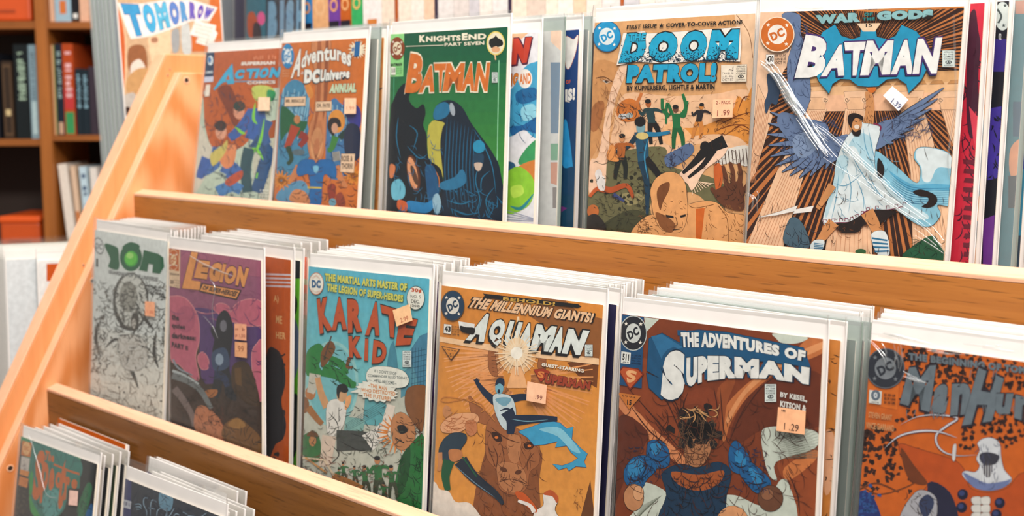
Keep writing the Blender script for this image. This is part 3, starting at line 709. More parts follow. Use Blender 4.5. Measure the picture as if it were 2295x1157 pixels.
# ---- tan cover with temple columns, winged shape and white robe
def p_temple(a):
    a.crop(1660, 0, 1.8079)
    blk = (34, 22, 20); peach = (242, 196, 158)
    a.poly(R4(20, 0, 930, 1100), (196, 118, 62))
    a.fan((520, 240), 0, 2*PI, 30, 1200, 170, 1.0, 13, (52, 28, 22), .25)
    a.poly([(190, 44), (430, 26), (520, 42), (780, 8), (920, 6), (915, 32), (540, 50), (440, 40)], (206, 128, 66))
    a.poly([(60, 60), (215, 62), (216, 120), (205, 230), (150, 330), (120, 420), (60, 520)], (244, 200, 166), True)
    # entablature
    a.poly([(250, 300), (900, 285), (900, 352), (250, 372)], (226, 172, 116), out=blk, ow=1); a.poly([(250, 350), (900, 330), (900, 380), (250, 392)], (238, 188, 140))
    for i in range(9): a.poly([(275+i*72, 338-i*1.5), (312+i*72, 336-i*1.5), (322+i*72, 350-i*1.5), (262+i*72, 352-i*1.5)], (196, 140, 86), out=blk, ow=.6)
    a.poly([(262, 388), (900, 372), (900, 446), (260, 452)], (240, 186, 148))
    cols = [[(70, 340), (130, 470), (60, 700), (36, 740)], [(280, 440), (350, 440), (250, 730), (165, 1030), (20, 1010), (150, 690)], [(425, 440), (505, 440), (520, 700), (535, 1050), (340, 1040), (380, 760)], [(648, 440), (742, 440), (800, 640), (880, 920), (860, 1070), (700, 1060), (690, 700)], [(808, 430), (895, 425), (890, 650), (850, 560)]]
    for P in cols: a.poly(P, peach, out=blk, ow=1)
    L = []
    for (x0, x1, y0, X0, X1, y1) in ((285, 345, 450, 30, 155, 1000), (430, 500, 450, 355, 525, 1030), (652, 738, 445, 720, 860, 1050), (812, 890, 440, 860, 980, 650), (70, 130, 400, 20, 60, 740)):
        for i in range(9): t = (i+.5)/9; L.append([(x0+(x1-x0)*t, y0), (X0+(X1-X0)*t, y1)])
    a.strokes(L, 1.8, (196, 130, 90), False)
    for cx, w in ((310, 52), (466, 52), (692, 58), (848, 56)):
        a.poly([(cx-w*.9, 372), (cx+w*.9, 368), (cx+w*.8, 392), (cx-w*.8, 396)], peach, out=blk, ow=1)
        a.poly([(cx-w*.75, 396), (cx+w*.75, 394), (cx+w*.6, 444), (cx-w*.6, 444)], (236, 186, 144), out=blk, ow=.8)
        for sg in (-1, 1): a.ell(cx+sg*w*.66, 404, 13, 15, peach); a.line([(cx+sg*w*.66+9*math.cos(k*.8)*(1-k/11), 404+11*math.sin(k*.8)*(1-k/11)) for k in range(10)], 2, blk)
    # statue-like blue-grey shapes, upper left
    bg = (104, 124, 160)
    a.poly([(168, 60), (240, 60), (244, 130), (262, 200), (285, 360), (270, 440), (240, 470), (200, 380), (190, 260), (214, 150)], bg, True, blk, 1)
    a.scribble((190, 80, 275, 440), 50, 50, 2.5, (60, 76, 110), 1.5, .2); 
    a.poly([(110, 300), (160, 300), (165, 330), (150, 420), (125, 420), (105, 460), (98, 420), (112, 370)], (50, 70, 96), True)
    # wings: rows of feathers
    def wing(root, tips, col, w):
        for tx, ty in tips:
            mx, my = (root[0]*.45+tx*.55), (root[1]*.45+ty*.55)
            limb(a, [root, (mx, my-10), (tx, ty)], w*1.4, 5, blk); limb(a, [root, (mx, my-10), (tx+2, ty-1)], w*1.2, 2, col)
    wing((400, 590), [(120, 455), (112, 500), (108, 545), (112, 590), (120, 635), (140, 672), (168, 698), (200, 712), (238, 722), (280, 716), (310, 690), (345, 684)], bg, 48)
    a.poly([(170, 455), (260, 478), (345, 500), (372, 555), (440, 545), (420, 610), (370, 660), (300, 650), (240, 620), (190, 560), (150, 500)], bg, True)
    a.poly([(215, 560), (270, 530), (320, 545), (310, 600), (260, 640), (220, 620)], (130, 150, 182), True)
    a.scribble((150, 480, 390, 680), 110, 44, 2.5, (56, 70, 104), .7, .35)
    wing((520, 590), [(825, 356), (800, 400), (775, 440), (745, 480), (705, 520), (665, 552), (620, 580)], bg, 40)
    a.poly([(545, 560), (560, 500), (640, 478), (700, 470), (650, 540), (600, 580), (550, 605)], bg, True); a.scribble((560, 470, 760, 580), 70, 50, 2.5, (56, 70, 104), -.6, .15)
    # white robe and swirling cloak
    wh = (222, 232, 234); lb = (136, 194, 216)
    a.poly([(545, 610), (640, 680), (700, 735), (725, 735), (730, 680), (705, 640), (720, 600), (785, 600), (850, 625), (866, 690), (862, 745), (874, 760), (872, 836), (800, 830), (812, 870), (775, 915), (720, 910), (640, 850), (580, 760), (540, 700)], lb, True, blk, 1.3)
    a.poly([(722, 602), (785, 602), (850, 628), (862, 680), (800, 680), (770, 735), (740, 730), (735, 680), (712, 640)], wh, True)
    a.poly([(600, 690), (690, 745), (780, 745), (866, 752), (866, 772), (780, 770), (690, 775)], (92, 170, 204), True); a.poly([(560, 700), (640, 800), (760, 870), (730, 890), (620, 840)], (200, 224, 232), True)
    for i in range(8): a.line([(610, 705+i*10), (700, 760+i*9), (868, 762+i*9)], 2.5, (40, 110, 150), True, True)
    a.poly([(700, 778), (735, 768), (790, 790), (798, 820), (770, 842), (735, 838), (760, 820), (760, 800), (725, 795)], blk, True)
    a.poly([(500, 494), (560, 504), (566, 540), (546, 620), (552, 700), (600, 780), (660, 838), (590, 850), (520, 850), (480, 880), (420, 905), (338, 908), (352, 830), (380, 750), (396, 640), (430, 560), (470, 520)], wh, True, blk, 1.5)
    a.poly([(480, 540), (530, 560), (540, 640), (545, 700), (510, 680), (470, 600), (440, 590)], (180, 214, 226), True)
    a.poly([(395, 640), (440, 640), (420, 720), (380, 800), (352, 880), (345, 850), (378, 740)], (186, 216, 226), True)
    for P in ([(500, 520), (510, 600), (548, 690)], [(520, 520), (535, 600), (550, 660)], [(440, 600), (470, 660), (520, 740), (600, 830)], [(430, 680), (450, 760), (440, 860)], [(400, 700), (390, 800), (370, 890)], [(470, 720), (500, 800), (500, 850)], [(380, 742), (430, 752), (500, 700)], [(520, 700), (560, 780), (620, 830)]): a.line(P, 3.5, (96, 158, 188), True, True)
    a.scribble((380, 560, 600, 860), 50, 50, 2, (110, 160, 185), 1.2, .3)
    a.poly([(560, 640), (585, 680), (575, 722), (556, 700)], blk, True)
    mg = (130, 30, 70)
    Lh = [(338, 905), (400, 902), (440, 900), (480, 880), (520, 852), (600, 850), (660, 836)]
    a.line(Lh, 3, mg, True)
    for i in range(12):
        t = i/11*6; j = min(int(t), 5); f = t-j; x = Lh[j][0]+(Lh[j+1][0]-Lh[j][0])*f; y = Lh[j][1]+(Lh[j+1][1]-Lh[j][1])*f; a.line([(x, y-4), (x, y-16), (x+12, y-16), (x+12, y-8)], 3, mg, False)
    a.line([(500, 492), (565, 508), (568, 528)], 6, mg)
    # raised arm, goblet, laughing head, legs (an anonymous man)
    sk = (206, 142, 88)
    limb(a, [(520, 500), (528, 430), (520, 370)], 42, 26, sk); a.ell(532, 350, 23, 20, sk); a.scribble((505, 380, 540, 490), 18, 20, 2, (110, 60, 30), 1.5, .3)
    for i in range(4): limb(a, [(516+i*10, 352), (514+i*11, 336), (520+i*9, 326)], 10, 7, sk)
    a.poly([(512, 300), (522, 290), (548, 290), (560, 300), (556, 330), (535, 345), (515, 330)], (222, 120, 44), True, blk, 1); a.ell(534, 362, 17, 14, (214, 112, 40)); a.ell(536, 298, 20, 6, (250, 180, 110))
    a.ell(468, 502, 27, 36, sk); a.poly([(440, 500), (438, 470), (462, 458), (496, 470), (498, 488), (470, 478), (455, 500), (452, 520)], blk, True); a.poly([(452, 520), (468, 535), (490, 525), (485, 550), (460, 548)], blk, True); a.ell(474, 514, 11, 9, (240, 220, 200)); a.line([(464, 490), (474, 494)], 3, blk); a.line([(482, 492), (490, 489)], 3, blk)
    a.poly([(385, 925), (420, 945), (480, 940), (500, 915), (560, 910), (620, 870), (640, 860), (540, 850), (440, 900), (390, 905)], blk, True)
    limb(a, [(515, 858), (545, 910), (560, 950)], 56, 34, sk); limb(a, [(380, 900), (350, 940), (322, 980)], 48, 30, sk); a.scribble((340, 870, 570, 970), 24, 24, 2.5, (110, 60, 30), 1, .4)
    a.poly([(532, 950), (590, 940), (606, 1030), (560, 1034)], (220, 230, 232), True, blk, 1); a.poly([(300, 975), (342, 975), (330, 1015), (285, 1008)], (220, 230, 232), True, blk, 1)
    for i in range(4): a.line([(535+i*3, 965+i*18), (598+i*2, 975+i*14)], 7, (34, 110, 150), False); a.line([(300, 985+i*7), (338, 990+i*6)], 3, (34, 110, 150), False)
    limb(a, [(375, 750), (345, 800), (315, 845)], 34, 18, sk)
    a.poly([(70, 882), (160, 858), (235, 832), (228, 848), (300, 834), (290, 858), (215, 866), (222, 856), (150, 872)], (240, 236, 230), out=blk, ow=1)
    a.poly([(180, 985), (195, 900), (225, 880), (262, 920), (280, 1005)], (72, 98, 114), True, blk, 1); a.poly([(660, 1045), (720, 985), (780, 955), (805, 985), (830, 1056)], (36, 90, 60), True, blk, 1); a.ell(490, 1020, 22, 12, (50, 100, 60))
    a.scribble((190, 900, 275, 1000), 20, 50, 2.5, (40, 56, 70), 1.4, .2); a.scribble((690, 970, 820, 1050), 24, 40, 2.5, (16, 44, 30), -.7, .3)
    a.scribble((30, 460, 880, 1050), 120, 40, 2.2, (60, 32, 22), 1.4, .15)
    # emblem behind the title and the writing
    cy = (34, 150, 190)
    a.poly([(386, 100), (412, 146), (455, 160), (488, 150), (494, 96), (512, 128), (532, 128), (546, 96), (556, 150), (600, 160), (632, 146), (656, 102), (716, 128), (762, 190), (768, 260), (735, 325), (684, 378), (676, 342), (640, 318), (596, 322), (560, 350), (520, 352), (480, 348), (446, 322), (408, 320), (376, 340), (362, 380), (322, 332), (296, 270), (300, 200), (336, 130)], cy, False, blk, 1.5)
    a.poly([(474, 96), (572, 94), (548, 128), (500, 128)], (240, 206, 170)); a.text('15', [(511, 97), (536, 96), (536, 110), (511, 111)], blk, .03)
    for t, q in (('B', [(268, 140), (372, 156), (336, 314), (222, 316)]), ('A', [(378, 186), (440, 178), (424, 306), (328, 310)]), ('T', [(424, 172), (530, 168), (490, 306), (440, 306)]), ('M', [(516, 166), (624, 164), (610, 302), (488, 306)]), ('A', [(640, 164), (708, 160), (704, 300), (612, 302)]), ('N', [(722, 158), (822, 152), (798, 298), (700, 300)])):
        a.text(t, q, (244, 242, 238), .055, (74, 46, 110), .04, (20, 30, 60), (-4, 5))
    gb = (140, 188, 192)
    a.text('WAR', [(306, 62), (492, 50), (490, 90), (310, 98)], gb, .1, blk, .05); a.text('GODS', [(556, 46), (786, 38), (782, 76), (556, 84)], gb, .1, blk, .05)
    a.text('OF', [(504, 52), (540, 51), (540, 65), (504, 66)], (40, 130, 130), .06, blk, .04); a.text('THE', [(498, 72), (548, 70), (548, 83), (498, 85)], (40, 130, 130), .06, blk, .04)
    a.bullet(153, 140, 68, (212, 110, 36), (244, 236, 226), None, .97, (250, 226, 200))
    a.poly(R4(108, 222, 140, 260), (244, 240, 234), out=blk, ow=1); a.text('470', [(111, 228), (138, 227), (138, 253), (111, 254)], blk, .04)
    for i, t in enumerate(('US $1.00', 'CAN $1.25', 'OCT 91')): a.text(t, [(145, 222+i*14), (188, 220+i*14), (188, 231+i*14), (145, 233+i*14)], (70, 50, 40), .02)
    a.code_stamp(822, 205, 872, 272)
# ---- teal martial arts cover
def p_kick(a):
    a.crop(600, 540, 1.875); blk = (26, 28, 28)
    a.grad([(165, 100), (690, 155), (660, 640), (140, 560)], (88, 180, 204), (120, 196, 200), 8)
    a.poly([(130, 560), (670, 640), (640, 1150), (110, 1150)], (196, 198, 182))
    a.ell(270, 600, 112, 180, (150, 206, 204)); a.ell(270, 600, 100, 165, (120, 190, 196))
    # city
    for P, c in (([(600, 460), (640, 400), (674, 385), (664, 620), (600, 640)], (70, 130, 158)), ([(505, 500), (516, 440), (528, 420), (540, 470), (548, 540), (500, 540)], (70, 140, 160)), ([(410, 660), (480, 640), (500, 700), (480, 780), (400, 770)], (96, 170, 176)), ([(560, 560), (610, 520), (640, 620), (560, 660)], (86, 150, 168)), ([(330, 740), (410, 750), (400, 800), (320, 800)], (130, 180, 172))): a.poly(P, c, out=(40, 90, 110), ow=.8)
    a.strokes([[(610+i*12, 450), (606+i*12, 620)] for i in range(5)] + [[(602, 470+i*22), (668, 455+i*22)] for i in range(7)], 2, (40, 86, 110), False)
    a.strokes([[(330, 770+i*6), (500, 660+i*10)] for i in range(6)], 1.5, (60, 110, 120), False)
    # falling man in green
    g = (38, 128, 60)
    a.poly([(165, 470), (215, 432), (240, 470), (215, 520), (230, 560), (165, 565)], g, True, blk, 1); limb(a, [(230, 540), (290, 560), (345, 600), (372, 606)], 60, 22, g); limb(a, [(260, 500), (310, 520), (330, 560)], 40, 24, g)
    a.poly([(225, 470), (262, 420), (285, 450), (260, 500), (228, 530)], (122, 76, 40), True); a.line([(236, 500), (268, 400)], 6, (80, 60, 50), False); a.ell(180, 640, 22, 28, (186, 120, 70)); a.ell(155, 690, 20, 34, (140, 90, 50)); limb(a, [(200, 560), (190, 610), (180, 640)], 50, 30, (200, 196, 180))
    limb(a, [(345, 490), (335, 530), (360, 530)], 16, 10, (130, 70, 40)); limb(a, [(170, 700), (210, 750), (230, 770)], 30, 20, (166, 110, 60)); a.scribble((165, 440, 370, 600), 46, 34, 3, (14, 60, 30), .8, .5)
    # kicking man in white
    w = (232, 228, 218)
    limb(a, [(250, 700), (225, 640), (210, 575)], 34, 22, (214, 160, 110)); a.poly([(250, 690), (295, 665), (330, 700), (320, 770), (290, 815), (252, 808)], w, True, blk, 1)
    a.ell(312, 645, 22, 32, (214, 166, 120)); a.poly([(290, 640), (295, 608), (325, 602), (340, 628), (325, 640), (305, 636), (300, 665)], blk, True)
    limb(a, [(260, 820), (250, 880), (240, 950)], 60, 50, (220, 200, 180)); limb(a, [(290, 840), (380, 840), (440, 845)], 90, 74, (70, 74, 70)); limb(a, [(420, 850), (470, 810), (500, 770)], 78, 40, w); limb(a, [(490, 830), (505, 750), (520, 690)], 46, 34, (236, 222, 206))
    a.poly([(330, 660), (352, 650), (345, 690), (325, 710)], (240, 170, 110), True)
    for P in ([(255, 720), (290, 760), (300, 800)], [(300, 700), (300, 760)], [(400, 800), (440, 850), (430, 890)], [(450, 790), (470, 830)], [(300, 840), (380, 880), (420, 880)], [(270, 860), (300, 900), (250, 950)], [(350, 810), (420, 830)]): a.line(P, 4, blk, True, True)
    a.scribble((240, 690, 500, 900), 60, 40, 2.5, (60, 60, 56), .5, .5)
    # struck man in hat and green jacket
    a.fan((545, 810), 0, 6.28, 40, 85, 22, 5, 1, (232, 140, 60)); a.poly([(520, 760), (560, 720), (610, 760), (620, 830), (570, 880), (530, 850)], (196, 132, 84), True, blk, 1); a.poly([(590, 620), (668, 612), (662, 700), (650, 800), (618, 770), (580, 700)], (134, 84, 46), True, blk, 1)
    a.poly([(600, 860), (660, 830), (650, 1150), (560, 1110), (535, 1040), (560, 920)], (36, 112, 54), True, blk, 1); a.poly([(560, 920), (600, 870), (590, 1000), (545, 1080)], (24, 80, 40), True)
    a.poly([(545, 780), (575, 775), (590, 800), (560, 812)], blk, True); a.line([(540, 830), (575, 850)], 5, blk); a.scribble((530, 740, 650, 870), 40, 30, 3, (70, 40, 24), .8, .6); a.scribble((555, 880, 650, 1110), 50, 50, 3, (12, 54, 28), 1.3, .3)
    # small crowd and tools
    a.poly([(140, 830), (200, 800), (225, 860), (210, 930), (150, 900)], (50, 112, 60), True); a.ell(190, 840, 15, 24, (190, 130, 80)); a.poly([(165, 820), (190, 796), (215, 822)], (110, 70, 40), True)
    for x, y, s in ((318, 935, 80), (365, 950, 80), (408, 950, 120), (462, 915, 180), (520, 950, 130), (488, 1020, 80), (300, 960, 60)): fig(a, x, y, s, (46, 110, 60), (60, 70, 50), (190, 130, 84), .1)
    a.line([(275, 985), (345, 1012), (400, 1040)], 22, (168, 110, 56), False); a.line([(140, 912), (240, 920), (280, 985)], 9, (220, 200, 170), False); a.line([(160, 910), (250, 975)], 8, (206, 150, 90), False)
    a.scribble((140, 780, 560, 1100), 170, 30, 2.5, (70, 80, 66), .9, .8); a.scribble((150, 900, 500, 1080), 60, 30, 3, (120, 70, 50), .5, .8)
    # writing
    y = (220, 214, 96); yo = (90, 130, 90)
    a.text('THE MARTIAL ARTS MASTER OF', [(244, 136), (588, 180), (586, 212), (243, 168)], y, .05, yo, .03); a.text('THE LEGION OF SUPER-HEROES', [(254, 179), (572, 228), (570, 258), (252, 211)], y, .05, yo, .03)
    o = (196, 84, 40)
    for t, q in (('K', [(208, 246), (258, 236), (276, 372), (222, 392)]), ('A', [(286, 236), (322, 240), (336, 372), (272, 376)]), ('R', [(336, 246), (404, 246), (400, 380), (340, 388)]), ('A', [(440, 254), (476, 262), (472, 398), (412, 396)]), ('T', [(476, 268), (572, 296), (550, 410), (500, 400)]), ('E', [(560, 318), (634, 332), (602, 436), (540, 440)])): a.text(t, q, o, .06, blk, .035)
    for t, q in (('K', [(342, 400), (398, 404), (398, 492), (346, 490)]), ('I', [(412, 412), (426, 412), (424, 504), (408, 502)]), ('D', [(448, 416), (506, 430), (498, 512), (440, 516)])): a.text(t, q, o, .06, blk, .04)
    a.ell(207, 180, 31, 47, (206, 110, 60)); a.ell(207, 180, 29, 44, (240, 236, 222)); a.text('DC', [(188, 163), (226, 166), (226, 200), (188, 197)], (28, 92, 140), .07)
    for s_ in (-1, 1): a.arc('SUPERMAN' if s_ < 0 else 'DC COMICS', [(190, 180+s_*26), (207, 180+s_*38), (224, 182+s_*26)] if s_ < 0 else [(190, 206), (207, 214), (224, 208)], [(193, 188+s_*26), (207, 188+s_*38), (221, 190+s_*26)] if s_ < 0 else [(190, 213), (207, 221), (224, 215)], (206, 110, 60), .0)
    a.ell(625, 240, 38, 51, (60, 90, 90)); a.ell(625, 240, 36, 48, (240, 238, 224))
    for t, q, c, b in (('30\u00a2', [(607, 197), (650, 202), (650, 222), (607, 218)], (200, 80, 40), .06), ('NO. 5', [(604, 226), (646, 230), (646, 243), (604, 239)], blk, .0), ('DEC.', [(606, 246), (642, 249), (642, 264), (606, 261)], blk, .02), ('12445', [(604, 267), (642, 270), (642, 280), (604, 277)], blk, .04)): a.text(t, q, c, b)
    a.code_stamp(570, 462, 607, 530)
    bub = (240, 240, 226)
    a.poly([(418, 560), (440, 532), (500, 528), (570, 545), (596, 580), (585, 610), (540, 618), (470, 606), (425, 590)], bub, True, blk, 1.2)
    P = []
    for i in range(36): t = 2*PI*i/36; k = 1 if i % 2 else .84; P.append((462+92*k*math.cos(t), 632+46*k*math.sin(t)+12*math.cos(t)))
    a.poly(P, bub, out=blk, ow=1.2); a.poly([(392, 620), (348, 636), (396, 640)], bub, out=blk, ow=1)
    for i, t in enumerate(("IF I DON'T STOP", 'COMMANDER BLUD TODAY,', "HE'LL BECOME--")): x = (452, 424, 450)[i]; X = (545, 592, 545)[i]; a.text(t, [(x, 540+i*20), (X, 552+i*20), (X, 566+i*20), (x, 553+i*20)], (70, 90, 90), .01)
    for i, t in enumerate(('--THE MAN', 'WHO DESTROYED', 'THE FUTURE!')): x = (425, 396, 405)[i]; X = (505, 540, 520)[i]; a.text(t, [(x, 598+i*20), (X, 612+i*22), (X, 630+i*22), (x, 613+i*20)], (222, 140, 70), .03)
# ---- orange cover, white slanted title, bull's head
def p_bull(a):
    a.crop(940, 560, 1.937); blk = (28, 26, 28)
    a.grad([(40, 150), (810, 240), (760, 1200), (20, 1200)], (222, 140, 56), (230, 156, 70), 6)
    a.poly([(540, 200), (600, 190), (700, 280), (800, 300), (780, 480), (700, 470), (620, 380), (480, 290)], (150, 92, 46)); a.poly([(640, 490), (780, 470), (770, 600), (700, 560)], (120, 66, 30)); a.poly([(742, 1000), (700, 1160), (760, 1160)], (106, 62, 30))
    a.fan((425, 450), 2.3, 3.3, 60, 320, 14, 8, 2, (244, 170, 110)); a.fan((425, 560), -.2, 1.1, 60, 330, 16, 8, 2, (240, 160, 96)); a.fan((425, 560), 2.0, 3.4, 60, 260, 16, 8, 2, (240, 160, 96))
    # horns and head of the bull
    br = (166, 100, 58); dk = (96, 50, 26)
    for P in ([(368, 345), (325, 380), (300, 450), (306, 530), (340, 548), (330, 460), (345, 400)], [(492, 365), (530, 400), (548, 450), (545, 530), (515, 510), (520, 450), (505, 400)]): a.poly(P, br, True, dk, 1.5)
    L = []
    for i in range(9): L += [[(306+i*1.5, 400+i*16), (336, 396+i*17)], [(510+i*2.5, 410+i*12), (545, 400+i*14)]]
    a.strokes(L, 2.5, dk, False)
    a.poly([(285, 880), (330, 830), (520, 860), (520, 1000), (500, 1200), (240, 1200)], (142, 82, 44), True); a.poly([(215, 635), (260, 680), (310, 720), (300, 760), (235, 730)], br, True, dk, 1.2)
    a.poly([(300, 745), (345, 705), (400, 760), (450, 790), (500, 810), (522, 860), (518, 930), (480, 965), (468, 1030), (430, 1062), (385, 1060), (345, 1030), (335, 960), (292, 900), (288, 800)], br, True, dk, 1.5)
    a.poly([(340, 930), (400, 925), (450, 950), (466, 1010), (430, 1052), (380, 1050), (345, 1010)], (190, 124, 78), True, dk, 1); a.ell(366, 955, 16, 10, dk, .4); a.ell(430, 966, 15, 10, dk, -.3); a.line([(348, 1008), (400, 996), (460, 1016)], 4, dk)
    a.poly([(312, 795), (345, 795), (360, 830), (330, 830)], (60, 30, 20), True); a.ell(335, 815, 8, 6, (226, 120, 50)); a.poly([(455, 840), (500, 835), (492, 862), (462, 866)], (60, 30, 20), True); a.ell(478, 852, 8, 6, (226, 120, 50))
    a.poly([(395, 800), (440, 820), (430, 920), (395, 915), (380, 850)], (192, 126, 80), True)
    for P in ([(310, 770), (380, 820), (440, 840)], [(320, 850), (340, 900), (330, 960)], [(500, 880), (470, 920), (470, 960)], [(360, 850), (370, 920)], [(300, 860), (330, 940)]): a.line(P, 5, dk, True, True)
    a.scribble((240, 780, 520, 1180), 120, 50, 2.5, (110, 60, 32), 1.2, .4)
    # glow and beam
    a.poly([(84, 376), (420, 428), (780, 472), (780, 500), (420, 458), (84, 398)], (250, 206, 160)); a.ell(425, 450, 82, 92, (246, 190, 130)); a.ell(425, 450, 64, 72, (250, 214, 170)); a.ell(425, 450, 34, 40, (255, 246, 226)); a.poly([(426, 290), (434, 290), (446, 440), (408, 440)], (250, 220, 180)); a.poly([(418, 470), (438, 470), (470, 600), (380, 600)], (248, 186, 130))
    # blue lightning
    a.poly([(430, 790), (500, 765), (560, 742), (610, 752), (640, 778), (668, 768), (662, 822), (700, 862), (730, 886), (715, 920), (726, 944), (680, 940), (650, 960), (640, 945), (605, 955), (578, 930), (620, 938), (660, 925), (690, 905), (660, 880), (640, 850), (590, 858), (600, 832), (545, 845), (500, 850), (470, 815)], (64, 164, 206), out=(20, 90, 150), ow=1.6)
    a.poly([(520, 780), (600, 770), (650, 810), (700, 880), (660, 870), (600, 810)], (140, 206, 226), True)
    # leaping anonymous figure in dark blue and white
    nv = (26, 44, 70); lb = (206, 222, 226)
    limb(a, [(330, 660), (285, 620), (250, 575)], 36, 16, nv); limb(a, [(395, 650), (440, 640), (490, 640)], 36, 24, nv); a.poly([(320, 640), (350, 625), (400, 640), (420, 700), (410, 770), (370, 780), (335, 720)], lb, True, blk, 1.2); limb(a, [(380, 700), (400, 740), (395, 800)], 60, 30, nv); limb(a, [(390, 745), (490, 735), (600, 735)], 54, 20, nv); a.poly([(330, 650), (370, 680), (400, 650), (372, 640)], (120, 170, 190), True)
    a.ell(348, 600, 18, 28, (120, 180, 200)); a.poly([(330, 590), (340, 560), (368, 562), (368, 592), (350, 580)], nv, True); a.ell(346, 615, 6, 9, (30, 40, 60)); 
    for i in range(5): limb(a, [(250, 580), (238+i*6, 556-abs(2-i)*-4)], 7, 4, nv)
    a.line([(350, 700), (380, 690), (405, 700)], 8, nv, True, True); a.line([(400, 735), (470, 745), (560, 738)], 5, (120, 170, 190), True, True)
    # anonymous figure with long fair hair and a cord
    a.line([(330, 745), (290, 700), (240, 665), (170, 645), (110, 640), (95, 655), (125, 662), (200, 650), (260, 665), (285, 690), (270, 705)], 4, (206, 130, 60))
    hair = (236, 172, 124)
    limb(a, [(130, 720), (118, 700), (128, 680)], 40, 26, (206, 140, 90)); a.poly([(95, 760), (140, 720), (200, 708), (250, 715), (258, 745), (225, 760), (180, 790), (130, 795), (100, 790)], hair, True, (120, 70, 30), 1.2); a.poly([(205, 745), (245, 745), (250, 790), (225, 808), (205, 790)], (206, 130, 84), True, dk, 1)
    a.poly([(110, 820), (150, 795), (200, 800), (205, 830), (180, 870), (185, 910), (130, 920), (90, 900), (88, 860)], (40, 62, 78), True, blk, 1.2); a.poly([(130, 870), (180, 870), (185, 905), (140, 920)], (200, 128, 76), True); a.scribble((100, 720, 240, 790), 30, 50, 2.5, (190, 110, 60), .2, .3)
    limb(a, [(180, 915), (240, 990), (330, 1060), (365, 1105)], 62, 14, (34, 44, 58)); limb(a, [(130, 915), (115, 980), (125, 1045)], 50, 24, (26, 90, 56)); limb(a, [(90, 880), (92, 930), (85, 960)], 22, 14, (206, 140, 90)); a.line([(190, 900), (250, 985)], 10, (24, 96, 60), True, True)
    a.line([(150, 930), (240, 1010), (330, 1075)], 4, (110, 140, 160), True, True)
    # clouds and small white figure
    a.poly([(30, 1010), (70, 1010), (90, 1040), (130, 1050), (160, 1095), (220, 1100), (270, 1160), (300, 1200), (20, 1200)], (240, 228, 214), True); a.poly([(510, 1200), (500, 1140), (540, 1110), (540, 1060), (580, 1050), (602, 1090), (590, 1130), (620, 1200)], (240, 234, 226), True, blk, 1.2); a.poly([(540, 1062), (570, 1042), (604, 1072), (598, 1100), (580, 1072)], (196, 90, 40), True); a.poly([(420, 1050), (460, 1060), (510, 1120), (500, 1140), (430, 1080)], (206, 90, 30), True); limb(a, [(500, 1140), (480, 1110), (430, 1090)], 20, 12, (240, 234, 226))
    a.scribble((670, 1030, 715, 1110), 12, 26, 2, (110, 60, 30), 1.2, .4)
    # writing
    a.poly([(278, 190), (690, 236), (706, 247), (688, 252), (276, 208), (286, 199)], blk); a.text('BEHOLD!', [(366, 204), (592, 228), (590, 244), (364, 220)], (204, 160, 70), .04)
    a.text('THE MILLENNIUM GIANTS!', [(240, 205), (762, 276), (748, 318), (208, 250)], (246, 200, 156), .055, blk, .045)
    for t, q in (('A', [(268, 270), (330, 290), (282, 400), (202, 392)]), ('Q', [(322, 300), (386, 306), (352, 418), (290, 408)]), ('U', [(396, 308), (452, 316), (420, 424), (362, 416)]), ('A', [(460, 318), (500, 322), (482, 434), (420, 426)]), ('M', [(512, 322), (600, 334), (570, 444), (482, 436)]), ('A', [(600, 334), (640, 340), (620, 450), (562, 444)]), ('N', [(650, 342), (742, 352), (700, 458), (620, 450)])): a.text(t, q, (232, 238, 232), .075, blk, .05, blk, (-6, 6))
    a.ell(425, 444, 50, 62, (250, 214, 170)); a.ell(425, 448, 28, 34, (255, 248, 232)); a.fan((425, 448), 0, 6.28, 26, 96, 26, 4, 1, (252, 226, 190))
    a.bullet(147, 243, 63, (30, 60, 88), (232, 226, 214), None, .77, (90, 70, 50))
    a.poly([(110, 322), (142, 326), (140, 366), (108, 361)], (240, 238, 230), out=blk, ow=1); a.text('43', [(113, 329), (139, 332), (138, 358), (112, 355)], blk, .07)
    for i in range(4): a.text(('$1.95 US', '$2.75 CAN', '$1.25 UK', 'APR 98')[i], [(144, 330+i*11), (176, 333+i*11), (176, 340+i*11), (144, 337+i*11)], (70, 60, 50), .02)
    a.poly([(172, 310), (243, 322), (240, 356), (178, 346)], (240, 238, 232)); a.poly([(180, 330), (205, 336), (242, 340), (238, 366), (205, 362), (184, 352)], blk, True)
    a.poly([(98, 418), (180, 432), (140, 482)], (90, 60, 40)); a.poly([(104, 422), (174, 434), (140, 476)], (222, 142, 60)); a.text('15.1', [(131, 447), (150, 450), (150, 466), (131, 463)], blk, .04); a.text('1998', [(114, 430), (164, 437), (162, 443), (116, 437)], (90, 60, 40), .0)
    a.text('GUEST-STARRING', [(535, 490), (718, 519), (716, 534), (533, 505)], (250, 240, 220), .05, (110, 60, 30), .03)
    a.poly([(498, 520), (540, 516), (572, 530), (530, 575)], (170, 60, 34), out=blk, ow=1); a.text('S', [(518, 526), (548, 530), (540, 560), (516, 552)], (230, 140, 70), .04); a.text('UPERMAN', [(552, 536), (748, 572), (742, 608), (545, 580)], (166, 66, 40), .075, (60, 26, 20), .035)
    a.code_stamp(722, 412, 755, 462)
